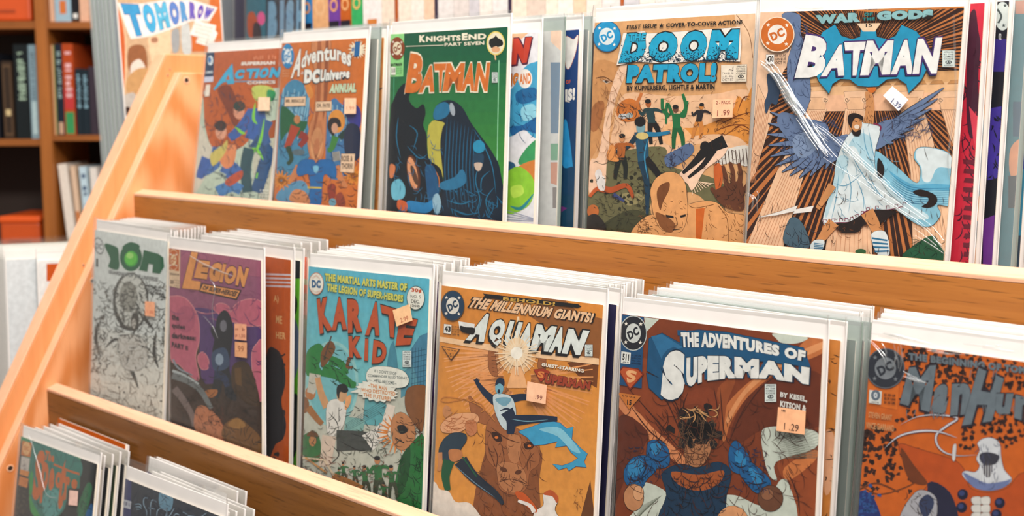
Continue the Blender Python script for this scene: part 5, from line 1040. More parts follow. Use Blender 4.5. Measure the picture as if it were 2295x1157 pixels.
# ---- action cover far left
def p_action(a):
    a.crop(420, 0, 2.226); blk = (30, 34, 44)
    a.poly(R4(0, 200, 560, 1050), (190, 206, 186))
    a.poly([(60, 240), (520, 220), (520, 420), (420, 440), (300, 470), (260, 600), (140, 740), (90, 640), (80, 500)], (196, 96, 44), True); a.poly([(90, 255), (500, 235), (500, 430), (90, 450)], (188, 92, 46)); a.ell(220, 540, 135, 210, (192, 92, 34)); a.poly([(150, 450), (215, 430), (260, 560), (240, 640), (200, 560)], (130, 56, 30), True)
    a.poly([(60, 620), (110, 720), (140, 760), (80, 900), (30, 960), (30, 800)], (214, 208, 190), True); a.poly([(400, 620), (450, 600), (470, 660), (410, 690)], (170, 90, 50), True); a.poly([(330, 780), (450, 700), (460, 980), (360, 980)], (196, 196, 176), True)
    # interlocked anonymous blue and green shapes
    b = (52, 96, 168)
    for P, w0, w1, c in (([(345, 540), (350, 620), (330, 700)], 80, 90, b), ([(330, 700), (400, 760), (380, 840), (345, 960)], 70, 60, (44, 84, 130)), ([(330, 560), (270, 640), (210, 690)], 66, 40, b), ([(310, 740), (290, 840), (300, 960)], 60, 50, (40, 80, 90)), ([(160, 740), (130, 820), (70, 860)], 70, 50, (64, 110, 176)), ([(100, 790), (70, 860), (60, 890)], 60, 30, b), ([(180, 820), (240, 860), (210, 900)], 80, 60, (60, 106, 176)), ([(150, 960), (220, 930), (270, 950)], 60, 50, (70, 130, 190)), ([(400, 600), (380, 660), (400, 720)], 60, 40, (56, 96, 150))): limb(a, P, w0, w1, c)
    gl = (130, 210, 70)
    for P in ([(340, 510), (330, 590), (350, 620)], [(235, 630), (270, 660), (290, 665)], [(385, 590), (370, 680), (350, 740), (330, 760)], [(320, 740), (350, 750), (380, 800)], [(350, 860), (345, 890)]): a.line(P, 15, gl, True, True)
    a.poly([(322, 440), (370, 425), (425, 440), (438, 480), (400, 510), (340, 500)], (196, 206, 100), True); a.poly([(400, 450), (440, 460), (430, 500), (400, 500)], (40, 150, 90), True)
    a.poly([(160, 740), (220, 720), (245, 740), (230, 820), (190, 840), (160, 800)], (226, 140, 90), True); a.poly([(115, 770), (170, 730), (200, 700), (190, 760), (130, 830)], (206, 190, 100), True); a.poly([(190, 900), (270, 850), (270, 890), (210, 930)], (190, 80, 50), True)
    a.ell(258, 555, 28, 40, (220, 150, 120)); a.ell(260, 530, 30, 26, (40, 60, 56)); a.ell(168, 655, 28, 42, (224, 160, 130)); a.ell(166, 628, 30, 26, (50, 36, 34))
    a.scribble((60, 450, 440, 980), 130, 44, 3, (30, 56, 80), 1.2, .6); a.scribble((100, 430, 300, 700), 40, 50, 3, (120, 50, 30), 1.0, .5)
    # writing
    cy = (64, 176, 216)
    a.text('SUPERMAN', [(270, 309), (438, 305), (438, 322), (268, 327)], (240, 226, 214), .08, (120, 60, 40), .02)
    a.poly([(225, 318), (234, 418), (200, 420), (196, 400), (168, 420), (136, 450), (130, 446), (190, 360)], cy, out=(40, 90, 120), ow=1.2); a.poly([(205, 370), (212, 398), (192, 398)], (188, 92, 46))
    for t, q in (('C', [(244, 348), (290, 346), (278, 394), (232, 396)]), ('T', [(296, 344), (350, 342), (326, 392), (300, 392)]), ('I', [(350, 342), (364, 342), (350, 390), (334, 390)]), ('O', [(368, 340), (414, 338), (400, 388), (354, 390)]), ('N', [(420, 338), (472, 334), (456, 386), (406, 388)])): a.text(t, q, cy, .07, (40, 90, 120), .03)
    a.line([(180, 408), (440, 404)], 4, cy, False); a.text('COMICS', [(298, 406), (440, 402), (440, 418), (298, 421)], (240, 226, 214), .05, (120, 60, 40), .02); a.text(11, [(330, 280), (445, 274), (445, 296), (330, 300)], (226, 140, 100), .03)
    a.poly([(95, 262), (136, 260), (131, 382), (85, 385)], (30, 56, 90)); a.ell(116, 302, 14, 24, (226, 236, 240)); a.ell(112, 300, 8, 15, (60, 120, 180)); a.poly([(87, 384), (131, 381), (129, 408), (84, 411)], (216, 220, 240)); a.text('COMICS', [(92, 355), (128, 353), (127, 366), (91, 368)], (226, 236, 240), .05)
    a.text('#', [(82, 452), (92, 450), (91, 472), (80, 474)], (200, 190, 180), .03); a.text('1', [(94, 424), (116, 422), (110, 480), (88, 482)], (246, 236, 220), .1)
    for i in range(4): a.text(8+i, [(364, 945+i*14), (414, 948+i*14), (414, 957+i*14), (364, 954+i*14)], (240, 240, 226), .02)
# ---- orange annual
def p_annual(a):
    a.crop(420, 0, 2.226); blk = (30, 30, 40)
    a.poly(R4(420, 180, 920, 1060), (206, 112, 46))
    wb = (66, 136, 172)
    a.poly([(470, 470), (520, 400), (580, 420), (610, 520), (600, 620), (620, 700), (600, 800), (540, 860), (450, 920), (455, 640)], wb, True); a.poly([(690, 560), (730, 490), (770, 520), (840, 560), (860, 640), (840, 760), (800, 880), (700, 880), (690, 700)], (64, 120, 170), True); a.poly([(470, 940), (560, 900), (600, 930), (610, 1010), (450, 1000)], (90, 150, 186), True)
    a.strokes([[(480+i*11, 440+(i*37) % 60), (470+i*9, 620+(i*53) % 80)] for i in range(13)] + [[(700+i*12, 520+(i*31) % 60), (706+i*10, 640+(i*41) % 90)] for i in range(9)], 7, (150, 196, 216)); a.scribble((455, 450, 620, 900), 60, 60, 4, (30, 70, 110), 1.9, .3); a.scribble((690, 520, 850, 880), 50, 60, 4, (26, 50, 96), 1.2, .3)
    a.poly([(585, 430), (610, 420), (630, 470), (610, 490)], (222, 140, 60), True); a.poly([(780, 500), (860, 540), (858, 640), (800, 600)], (60, 60, 140), True)
    # tall tan pillar of flame in the centre
    tn = (206, 132, 84)
    a.poly([(622, 200), (712, 195), (705, 330), (695, 520), (690, 700), (670, 790), (640, 812), (612, 780), (598, 700), (612, 620), (632, 560), (640, 420)], tn, True, blk, 1.4); a.poly([(650, 200), (668, 200), (664, 500), (640, 640), (628, 780), (616, 700), (640, 560)], (166, 92, 52), True); a.poly([(690, 200), (705, 200), (696, 480), (676, 600), (680, 480)], (150, 80, 46), True)
    a.ell(645, 715, 30, 80, (222, 158, 106), .1); a.strokes([[(622+i*6, 600), (618+i*8, 700), (640, 800)] for i in range(8)], 3, (150, 84, 50)); a.ell(645, 730, 14, 40, (190, 118, 76), .1)
    # anonymous figures
    a.poly([(466, 545), (500, 540), (560, 600), (600, 610), (560, 680), (500, 660), (466, 700)], (24, 96, 60), True); limb(a, [(540, 630), (520, 680), (495, 740)], 50, 26, (176, 66, 40)); limb(a, [(560, 670), (590, 690), (560, 730)], 40, 24, (150, 50, 40)); limb(a, [(500, 730), (520, 790), (500, 820)], 26, 18, (40, 70, 50)); a.ell(548, 596, 16, 22, (196, 130, 80)); a.ell(555, 760, 32, 16, (90, 110, 120))
    a.ell(745, 605, 42, 58, (228, 150, 62)); a.poly([(700, 620), (715, 590), (755, 592), (768, 630), (745, 640), (730, 680), (705, 650)], (40, 30, 34), True); a.ell(736, 640, 16, 26, (214, 160, 130)); limb(a, [(740, 680), (720, 740), (700, 750)], 36, 20, (60, 130, 60)); limb(a, [(760, 690), (800, 660), (850, 700)], 26, 50, (30, 60, 56)); a.poly([(800, 620), (860, 640), (862, 780), (800, 800), (780, 700)], (36, 44, 70), True)
    a.poly([(724, 760), (760, 755), (764, 800), (730, 805)], (200, 196, 186)); a.strokes([[(730+i*8, 758), (734+i*8, 802)] for i in range(4)], 4, blk, False)
    bl = (24, 104, 170)
    limb(a, [(560, 830), (530, 880), (500, 915)], 40, 20, (206, 130, 80)); limb(a, [(740, 830), (770, 900), (795, 935)], 40, 18, (206, 130, 80)); a.poly([(545, 850), (570, 800), (630, 798), (640, 815), (660, 798), (720, 800), (745, 850), (735, 890), (685, 870), (672, 940), (665, 1020), (610, 1015), (612, 940), (606, 870), (560, 880)], bl, True, blk, 1.3); a.line([(600, 935), (670, 938)], 8, (214, 190, 60), False); a.line([(615, 830), (640, 850), (680, 830)], 4, blk, True, True); a.poly([(628, 830), (655, 830), (650, 860), (635, 860)], (120, 190, 220), True)
    a.poly([(510, 980), (540, 945), (590, 960), (610, 1015), (520, 1005)], (214, 140, 90), True); a.poly([(700, 930), (735, 920), (740, 980), (710, 1000)], (150, 56, 40), True); a.ell(725, 1010, 18, 20, (110, 170, 190)); a.poly([(740, 980), (770, 960), (790, 1020), (755, 1030)], (150, 66, 46), True)
    a.fan((830, 880), 0, 6.28, 5, 50, 14, 9, 2, (224, 140, 50)); a.fan((470, 900), 0, 6.28, 5, 50, 14, 9, 2, (224, 140, 50)); a.scribble((460, 820, 840, 1020), 60, 40, 3.5, (90, 50, 40), .6, .8)
    # writing
    wt = (240, 240, 232); sh = (110, 60, 40)
    a.text('A', [(548, 246), (582, 242), (560, 380), (516, 392)], wt, .03, sh, .03); a.arc('dventures', [(578, 262), (640, 232), (740, 222), (822, 250)], [(566, 345), (640, 312), (740, 300), (815, 334)], wt, .035, sh, .035)
    a.text('of the', [(568, 356), (584, 354), (584, 370), (568, 372)], wt, .02)
    a.text('DC', [(586, 346), (668, 344), (660, 414), (582, 416)], wt, .09, (40, 50, 60), .03, (40, 50, 60), (-3, 4)); a.text('Universe', [(668, 348), (814, 341), (810, 390), (662, 408)], wt, .06, (40, 50, 60), .03, (40, 50, 60), (-3, 4))
    a.text('ANNUAL', [(716, 420), (846, 415), (842, 461), (708, 466)], (206, 226, 190), .075, (80, 60, 40), .03)
    a.fan((850, 246), 0, 6.28, 4, 46, 20, 9, 1, (248, 232, 200)); a.ell(850, 246, 22, 32, (248, 232, 200)); a.text('#', [(822, 236), (834, 235), (833, 258), (821, 259)], (24, 100, 160), .05); a.text('1', [(838, 210), (864, 208), (858, 280), (832, 282)], (24, 100, 160), .12, blk, .03)
    a.bullet(502, 280, 62, (36, 134, 190), (226, 236, 240), None, .5); 
    for i in range(3): a.text('$2.95 US', [(478, 350+i*13), (508, 349+i*13), (508, 357+i*13), (478, 358+i*13)], (230, 190, 150), 0)
    for q, t in (([(488, 486), (592, 482), (590, 528), (486, 531)], ('MR. MIRACLE!',)), ([(643, 508), (722, 506), (720, 552), (642, 555)], ('DR. FATE!',)), ([(770, 768), (838, 768), (832, 862), (764, 858)], ('ROSE &', 'THORN!'))):
        a.poly(q, (242, 206, 170), out=blk, ow=1.2); n = len(t); x0, x1 = q[3][0]+7, q[2][0]-6; y0, y1 = q[0][1]+9, q[2][1]-10
        for i, s_ in enumerate(t): ya = y0+(y1-y0)*i/n; yb = y0+(y1-y0)*(i+.78)/n; a.text(s_, [(x0, ya), (x1, ya), (x1, yb), (x0, yb)], (60, 40, 36), .03)
def p_seven(a):
    a.crop(790, 60, 2.63)
    a.poly(R4(0, 30, 260, 1150), (232, 150, 78)); a.text('7', [(128, 436), (158, 432), (150, 494), (126, 498)], (240, 232, 220), .07, (70, 50, 50), .04)
    a.blobs([(122, 170+i*42) for i in range(6)], 16, (40, 90, 150)); a.line([(110, 390), (160, 370), (190, 350)], 8, (60, 50, 60)); a.poly([(60, 980), (110, 990), (100, 1060), (60, 1050)], (60, 90, 60), True); a.scribble((80, 120, 200, 1060), 30, 60, 3, (200, 116, 50), 1.5, .2)
def p_orange_back(a):
    a.crop(570, 560, 2.314)
    a.poly(R4(0, 30, 240, 1150), (190, 84, 20)); 
    for i in range(4): a.poly([(60, 122+i*20), (240, 128+i*20), (240, 138+i*20), (60, 132+i*20)], (206, 190, 196))
    for t, q in (('A)', [(100, 235), (126, 237), (126, 280), (100, 278)]), ('ME', [(112, 340), (144, 345), (144, 386), (112, 380)]), ('HER', [(112, 425), (162, 430), (162, 466), (112, 460)])): a.text(t, q, (222, 170, 110), .03)
    a.poly([(60, 560), (120, 520), (156, 600), (160, 700), (140, 790), (165, 900), (150, 980), (110, 1010), (60, 1080)], (34, 32, 38), True); a.line([(110, 520), (140, 550), (160, 540)], 8, (40, 30, 30))
    a.blobs([(145, 600), (150, 850), (120, 1060), (100, 1090)], 18, (40, 30, 30))
def p_lime_back(a):
    a.crop(570, 560, 2.314)
    a.poly(R4(0, 30, 300, 1150), (110, 200, 50)); a.poly(R4(150, 30, 240, 150), (28, 36, 44)); a.poly([(190, 220), (222, 260), (216, 330), (190, 340)], (24, 40, 34), True); a.poly([(190, 350), (230, 420), (228, 600), (196, 660)], (110, 130, 160), True); a.poly([(190, 800), (226, 760), (226, 1000), (190, 1080)], (30, 44, 44), True)
def p_red_tech(a):
    a.crop(2120, 0, 1.929); 
    a.poly(R4(-100, -10, 190, 1180), (206, 44, 66)); d = (70, 30, 50)
    a.poly([(95, 120), (125, 40), (140, 130), (150, 200), (140, 330), (146, 520), (128, 480), (118, 600), (90, 520)], d, True); a.scribble((60, 200, 150, 1140), 90, 60, 6, d, 1.4, .3); a.poly([(100, 460), (150, 520), (136, 670), (118, 600)], (226, 70, 90))
    for i in range(11): a.poly([(76+(i % 3)*4, 690+i*40), (124, 694+i*40), (124, 712+i*40), (76, 708+i*40)], (110, 34, 50), out=d, ow=1)
def p_tan_blue(a):
    a.crop(2120, 0, 1.929); a.poly(R4(-100, -10, 220, 1180), (214, 140, 76)); a.poly([(130, 560), (175, 520), (170, 700), (140, 700)], (60, 130, 160), True); a.poly([(120, 720), (150, 700), (150, 830), (120, 850)], (70, 140, 170), True); a.poly([(100, 980), (150, 960), (140, 1060), (100, 1060)], (60, 110, 140), True)
def p_violet(a):
    a.crop(2120, 0, 1.929); a.poly(R4(-100, -10, 290, 1180), (24, 26, 36)); a.poly(R4(190, 170, 262, 310), (58, 44, 130)); a.poly([(180, 470), (240, 460), (228, 770), (180, 780)], (66, 50, 150)); a.poly([(160, 950), (210, 930), (205, 1150), (160, 1150)], (110, 50, 140)); a.ell(245, 70, 34, 62, (206, 214, 210)); a.star(256, 24, 10, (70, 80, 80)); a.star(250, 110, 10, (70, 80, 80)); a.line([(222, 40), (240, 70), (226, 100)], 9, (70, 80, 80)); a.text('02', [(228, 145), (240, 145), (240, 172), (228, 172)], (220, 220, 220), .02); a.scribble((190, 480, 235, 760), 20, 40, 6, (24, 26, 40), 1.4, .4)
def p_teal_edge(a):
    a.crop(2120, 0, 1.929); a.poly(R4(0, -10, 500, 1180), (40, 110, 120)); a.poly([(280, 640), (340, 600), (340, 720), (280, 760)], (226, 150, 100), True); a.poly(R4(290, 440, 340, 590), (24, 70, 96)); a.poly(R4(270, 760, 340, 900), (26, 34, 40)); a.poly(R4(300, 0, 340, 60), (190, 120, 90))
def p_tan_edge(a):
    a.crop(1820, 620, 2.153); a.poly(R4(-100, 280, 160, 1300), (206, 130, 60)); a.poly([(60, 760), (110, 780), (100, 1000), (60, 1040)], (230, 170, 130), True); a.scribble((60, 320, 130, 1150), 30, 40, 5, (60, 40, 30), .8, .6)
def p_dark(a):
    a.crop(0, 0, 1); a.poly(R4(-200, -200, 3000, 3000), (36, 34, 70))
def solid(c):
    def f(a): a.crop(0, 0, 1); a.poly(R4(-3000, -3000, 6000, 6000), c)
    return f

# ================================================================== COMICS ON THE RACK
PCH = (246, 190, 150)
LEAN = {'temple': .030, 'ens': .042, 'green': .042, 'annual': .088, 'action': .140, 'kick': .080, 'bull': .080, 'cape': .066, 'purple': .030, 'sketch': .070, 'splat': .100}
def fold(x0, z0, x1, z1, w, h): return (x0, z0, x1, z1, w, h)
fr = {}
fr['temple'] = front_comic((1704, 28), (2161, 14), 0, .030, None, p_temple, 'tan comic with white title, temple columns and winged robed man, in crinkled loose bag', base=(200, 120, 64), seed=3, amp=.0007, gap=.007, bag_extra=.006, side_pad=.004, grid=(44, 60),
    creases=[([(100, 255), (165, 330), (225, 420), (280, 500)], .0028, 16, .0055, (1660, 0, 1.8079)), ([(130, 300), (250, 470), (340, 600), (420, 680)], .0016, 10, .006, (1660, 0, 1.8079)), ([(250, 470), (350, 530), (470, 640), (600, 750), (760, 880), (868, 905)], .0013, 5, .003, (1660, 0, 1.8079)), ([(330, 620), (480, 720), (620, 820), (780, 930), (870, 1050)], .0011, 4, .003, (1660, 0, 1.8079)),
             ([(260, 520), (330, 550), (390, 600)], .001, 6, .004, (1660, 0, 1.8079)), ([(85, 240), (110, 262), (150, 300)], .002, 4, .003, (1660, 0, 1.8079)), ([(40, 770), (70, 800), (60, 860)], .001, 6, .004, (1660, 0, 1.8079)), ([(100, 960), (125, 1000)], .001, 3, .003, (1660, 0, 1.8079)), ([(870, 60), (880, 400), (850, 640), (870, 760)], .0009, 2, .001, (1660, 0, 1.8079)), ([(690, 920), (790, 990), (860, 1050)], .001, 3, .004, (1660, 0, 1.8079)), ([(150, 20), (300, 36), (500, 20)], .0012, 3, .002, (1660, 0, 1.8079))],
    stickers=[([(615, 350), (680, 405), (640, 450), (578, 388)], (240, 240, 242), [('1.39', [(622, 398), (655, 426), (642, 442), (610, 414)])], (70, 80, 130), (1660, 0, 1.8079))])
fr['ens'] = front_comic((1333, 51), (1693, 30), 0, .042, None, p_ensemble, 'peach comic with big blue two-word title and crowded battle scene, first issue', base=(222, 166, 112), seed=5, extra=.007,
    stickers=[([(636, 445), (725, 442), (722, 525), (632, 528)], PCH, [('2 - PACK', [(650, 452), (715, 450), (715, 464), (650, 466)]), ('1 .99', [(656, 492), (712, 490), (710, 515), (654, 518)])], (150, 80, 70), (1280, 0, 1.995))])
fr['green'] = front_comic((876, 77), (1138, 60), 0, .042, None, p_green, 'green comic with orange title and dark cloaked shapes', base=(20, 100, 66), seed=8)
fr['annual'] = front_comic((632, 97), (821, 85), 0, .088, None, p_annual, 'orange annual comic with white script title and blue suited figure', base=(206, 112, 46), seed=9,
    stickers=[([(785, 490), (842, 490), (840, 568), (783, 568)], (250, 206, 170), [('1.99', [(795, 530), (834, 530), (834, 548), (795, 548)])], (214, 150, 120), (420, 0, 2.226))])
fr['action'] = front_comic((462.7, 117.7), (634, 107), 0, .140, None, p_action, 'rust and pale green comic with slanted cyan title, leftmost on the top tier', base=(190, 206, 186), seed=12,
    stickers=[([(355, 485), (412, 485), (410, 553), (352, 553)], (252, 214, 180), [], (0, 0, 0), (420, 0, 2.226))])
fr['kick'] = front_comic((691.7, 597), (962.7, 625), 1, .080, None, p_kick, 'teal martial arts comic with orange brush title and yellow headline', base=(110, 190, 200), seed=14,
    stickers=[([(526, 292), (596, 266), (608, 335), (543, 360)], (250, 200, 150), [('2.99', [(556, 326), (590, 314), (594, 332), (561, 344)])], (200, 120, 90), (600, 540, 1.875))])
fr['bull'] = front_comic((990, 640), (1351.5, 684), 1, .080, None, p_bull, 'bright orange comic with slanted white title and brown bull head', base=(225, 145, 60), seed=16,
    stickers=[([(470, 572), (553, 588), (548, 670), (465, 655)], (250, 196, 158), [('.99', [(506, 628), (536, 634), (534, 652), (504, 646)])], (150, 90, 80), (940, 560, 1.937))])
fr['cape'] = front_comic((1395, 704), (1844.6, 760), 1, .066, None, p_cape, 'dark red-brown comic with large white title and broad figure in blue', base=(126, 58, 28), seed=18,
    stickers=[([(840, 650), (968, 668), (962, 778), (832, 760)], (250, 186, 140), [('1 .29', [(870, 722), (938, 732), (934, 764), (868, 754)]), (3, [(856, 660), (876, 663), (876, 671), (856, 668)])], (70, 50, 50), (1340, 600, 2.0774))])
fr['splat'] = front_comic((1952, 762), None, 1, .080, None, p_splat, 'burnt orange comic splattered dark with ragged grey title, rightmost of the middle tier', base=(200, 96, 26), seed=21, w=.168, amp=.0006, grid=(36, 50), side_pad=.008,
    creases=[([(300, 330), (420, 350), (600, 390)], .0016, 5, .003, (1800, 580, 2.006)), ([(480, 395), (560, 400), (640, 420), (760, 430)], .0011, 4, .004, (1800, 580, 2.006)), ([(420, 350), (440, 440), (420, 520)], .001, 5, .005, (1800, 580, 2.006)), ([(320, 345), (380, 420), (400, 480)], .0011, 4, .004, (1800, 580, 2.006)), ([(420, 500), (500, 540), (600, 560)], .001, 4, .004, (1800, 580, 2.006)), ([(700, 380), (860, 400), (990, 420)], .0012, 3, .003, (1800, 580, 2.006))])

fr['purple'] = front_comic((379, 556), (585, 584), 1, .030, None, p_purple, 'purple comic with orange outlined title and two price labels, creased bag', base=(160, 90, 118), seed=23, amp=.0005, grid=(30, 40),
    creases=[([(500, 185), (560, 222), (620, 250), (695, 278)], .0022, 2, .0006, (180, 480, 1.9945)), ([(590, 290), (612, 330), (600, 420), (606, 490)], .0012, 2, .0006, (180, 480, 1.9945)), ([(560, 455), (600, 500), (625, 555)], .001, 2, .001, (180, 480, 1.9945))],
    stickers=[([(690, 490), (742, 493), (742, 566), (690, 560)], (244, 176, 140), [(6, [(694, 506), (738, 510), (738, 522), (694, 518)]), ('# 1.50', [(694, 534), (738, 538), (738, 553), (694, 549)])], (180, 110, 90), (180, 480, 1.9945)),
              ([(692, 571), (744, 575), (744, 643), (692, 637)], (240, 176, 130), [('.99', [(700, 588), (732, 590), (732, 616), (700, 614)])], (170, 110, 80), (180, 480, 1.9945))])
fr['sketch'] = front_comic((213, 515), (376, 541), 1, .070, None, p_sketch, 'white and grey line-drawn comic with green block title, leftmost of the middle tier', base=(224, 230, 226), seed=25,
    stickers=[([(290, 390), (332, 394), (332, 460), (290, 454)], (246, 176, 136), [('.1.00', [(294, 428), (328, 432), (328, 446), (294, 442)])], (226, 130, 100), (180, 480, 1.9945))])
fr['ghost'] = front_comic((47, 978), (218, 1041), 2, .155, None, p_ghost, 'dark green comic with tall orange lettering, leftmost of the lower tier', base=(30, 34, 34), seed=27, amp=.0005, creases=[([(252, 262), (330, 520), (390, 740), (480, 775)], .0012, 2, .0006, (0, 900, 3.586))],
    stickers=[([(560, 715), (627, 722), (620, 840), (553, 832)], (248, 206, 190), [], (0, 0, 0), (0, 900, 3.586))])
fr['script'] = front_comic((281, 1073), (500, 1160), 2, .120, None, p_script, 'midnight blue comic with pale scratchy handwriting on the lower tier', base=(36, 44, 58), seed=29, amp=.0006, bag_extra=.006)

# comics standing behind the front ones whose edge strip shows
def edge_comic(tr, k, lean, extra, paint, label, base=(200, 200, 200), w=.168, **kw):
    return front_comic(None, tr, k, lean, None, paint, label, base=base, w=w, extra=extra, **kw)
E1 = [
    edge_comic((1207, 72), 0, .040, .014, p_blue, 'white comic with blue and lime shapes peeping out right of the green one', (238, 236, 240), seed=31),
    edge_comic((1258, 68), 0, .040, .026, p_blue2, 'thin strip of a blue and green comic second behind the green one', (200, 200, 196), seed=32, milky=True, board='board_dim'),
    edge_comic((1298, 66), 0, .040, .036, p_navy, 'navy comic strip with white lettering just left of the peach one', (24, 60, 128), seed=33),
    edge_comic((1318, 66), 0, .040, .050, solid((70, 84, 80)), 'grey-green bagged comic edge immediately left of the peach comic', (70, 84, 80), seed=34, milky=True, board='board_dim'),
    edge_comic((846, 86), 0, .075, .014, solid((80, 84, 60)), 'olive comic strip just right of the orange annual', (80, 84, 60), w=.152, seed=35, milky=True, board='board_dim'),
    edge_comic((861, 84), 0, .065, .026, p_seven, 'orange comic strip with a white seven between annual and green comic', (232, 150, 78), w=.152, seed=36),
    edge_comic((869, 84), 0, .060, .036, solid((48, 80, 110)), 'slate blue comic edge immediately left of the green comic', (48, 80, 110), w=.152, seed=37),
    edge_comic((2207, 6), 0, .050, .012, p_red_tech, 'crimson comic strip with dark machinery right of the temple comic', (206, 44, 66), seed=38, amp=.0006),
    edge_comic((2222, 4), 0, .050, .022, p_tan_blue, 'tan and blue comic strip just right of the crimson one', (214, 140, 76), seed=39),
    edge_comic((2262, 2), 0, .055, .034, p_violet, 'black and violet comic strip second from the right end of top tier', (24, 26, 36), seed=40),
    edge_comic((2305, 0), 0, .055, .046, p_teal_edge, 'teal comic strip in milky bag at the right end of top tier', (40, 110, 120), seed=41, milky=True, board='board_dim'),
    edge_comic((652, 583), 1, .040, .016, p_orange_back, 'orange comic strip with pale stripes between purple and teal comics', (190, 84, 20), seed=42),
    edge_comic((673, 585), 1, .050, .028, p_lime_back, 'lime and black comic strip immediately left of the teal comic', (110, 200, 50), seed=43),
    edge_comic((1382, 684), 1, .075, .014, p_dark, 'deep violet comic edge between the orange and the red-brown comic', (36, 34, 70), seed=44),
    edge_comic((1884, 764), 1, .066, .012, p_tan_edge, 'tan comic strip just right of the red-brown comic', (206, 130, 60), seed=45),
    edge_comic((1918, 764), 1, .070, .024, solid((70, 88, 72)), 'green-grey comic edge in milky bag right of the tan strip', (70, 88, 72), seed=46, milky=True, board='board_dim'),
    edge_comic((1937, 764), 1, .075, .036, solid((52, 60, 54)), 'dark comic edge in milky bag immediately left of the splattered comic', (52, 60, 54), seed=47, milky=True, board='board_dim'),
]

# stock of ordinary bagged comics for the stacks
PALETTE = [(40, 60, 90), (170, 70, 40), (60, 90, 60), (200, 160, 110), (90, 60, 110), (190, 190, 186), (36, 38, 44), (60, 140, 170)]
proto = []
for i, c in enumerate(PALETTE):
    r = empty('comic_book', (0, -5, 0)); h = .256
    def ab(rt, c=c, h=h, i=i):
        a = Art(.167, h, lambda q: (q[0], q[1]), c)
        rg = random.Random(i)
        for _ in range(7):
            y = rg.uniform(0, h); a.poly([(0, y), (.167, y+rg.uniform(-.02, .02)), (.167, y+.02), (0, y+.03)], tuple(min(255, int(x*rg.uniform(.5, 1.5))) for x in c))
        return a.build('cover', M['print'], rt, (-.167/2, 0, h))
    comic_parts(r, .167, h, ab, seed=50+i, amp=.0004, milky=False, grid=(5, 7), board_extra=.0145, bag_extra=-.002)
    proto.append(r)
used_proto = [False]*len(proto)
ORD = ['first', 'second', 'third', 'fourth', 'fifth', 'sixth', 'seventh', 'eighth', 'ninth', 'tenth', 'eleventh', 'twelfth']
ORD += ['thirteenth', 'fourteenth', 'fifteenth', 'sixteenth', 'seventeenth', 'eighteenth', 'nineteenth', 'twentieth'] + ['twenty-' + o for o in ORD[:9]] + ['thirtieth'] + ['thirty-' + o for o in ORD[:9]] + ['fortieth'] + ['forty-' + o for o in ORD[:9]]
def nth(label, i):
    '''the i-th copy counted from the comic or book the label names'''
    return label.replace(' in stack behind ', ', ' + ORD[i] + ' back in stack behind ').replace(' on the lower tier', ', ' + ORD[i] + ' back in the third stack of the lower tier') if ' in stack behind ' in label else label + ', ' + ORD[i] + ' from the front'
rs = random.Random(11)
def stack(k, n, x0, x1, yt0, yt1, lean, label, group, jit=.0022, ztop=None, dz=.0018, drop=()):
    """n comics from front to back: left edge drifts x0 -> x1, upper edge depth yt0 -> yt1 (at the cover top)"""
    for i in range(n):
        if i in drop: continue
        t = i/max(1, n-1)
        j = rs.randrange(len(proto))
        if not used_proto[j]: r = proto[j]; used_proto[j] = True
        else: r = dup_tree(proto[j])
        x = x0+(x1-x0)*t + .0835 + rs.uniform(-jit, jit)
        ln = lean + rs.uniform(-.002, .002)
        top = yt0+(yt1-yt0)*t
        yb = top - .256*math.sin(ln)
        sc_ = 1.0
        r.location = (x, yb, SHELF[k] + .0035 + rs.uniform(0, dz)); r.rotation_euler = (-ln, 0, rs.uniform(-.003, .003))
        r['label'] = nth(label, i); r['category'] = 'comic'; r['group'] = group
def bx_of(name): root, TL, w, n = fr[name]; return TL.x, TL.y
def bk(px, py, y=-.012): return at(px, py, y).x
# middle tier
S = [('sketch', 10, bk(297, 497), 'white backed bagged comic in stack behind the line-drawn one', .070, .018),
     ('purple', 5, bk(530, 528), 'white backed bagged comic in stack behind the purple one', .040, .047),
     ('kick', 9, bk(790, 553), 'white backed bagged comic in stack behind the teal one', .078, .016),
     ('bull', 7, bk(1105, 593), 'white backed bagged comic in stack behind the bright orange one', .078, .030),
     ('cape', 4, bk(1510, 640), 'white backed bagged comic in stack behind the red-brown one', .068, .052),
     ('splat', 9, bk(1985, 703), 'white backed bagged comic in stack behind the splattered one', .085, .016)]
for nm, n, xb, lab, ln, off in S:
    x, y = bx_of(nm); stack(1, n, x + (xb-x)*off/.08, xb, y+off-.006, -.013, ln, lab, nm + ' stack')
    for o in [o for o in C.objects if o.get('group') == nm + ' stack']: o['group'] = lab.replace('white backed bagged comic in stack', 'comics in the stack')
# top tier
T = [('action', 4, -.006, 'bagged comic in stack behind the rust and green one', .11, .045), ('annual', 5, .010, 'bagged comic in stack behind the orange annual', .085, .055),
     ('green', 5, .012, 'bagged comic in stack behind the green one', .045, .066), ('ens', 6, -.012, 'bagged comic in stack behind the peach battle one', .045, .014),
     ('temple', 5, .02, 'bagged comic in stack behind the temple one', .05, .064)]
for nm, n, dx, lab, ln, off in T:
    x, y = bx_of(nm); stack(0, n, x+dx*.4, x+dx, y+off, .128, ln, lab, lab.replace('bagged comic in stack', 'comics in the stack'), dz=.004)
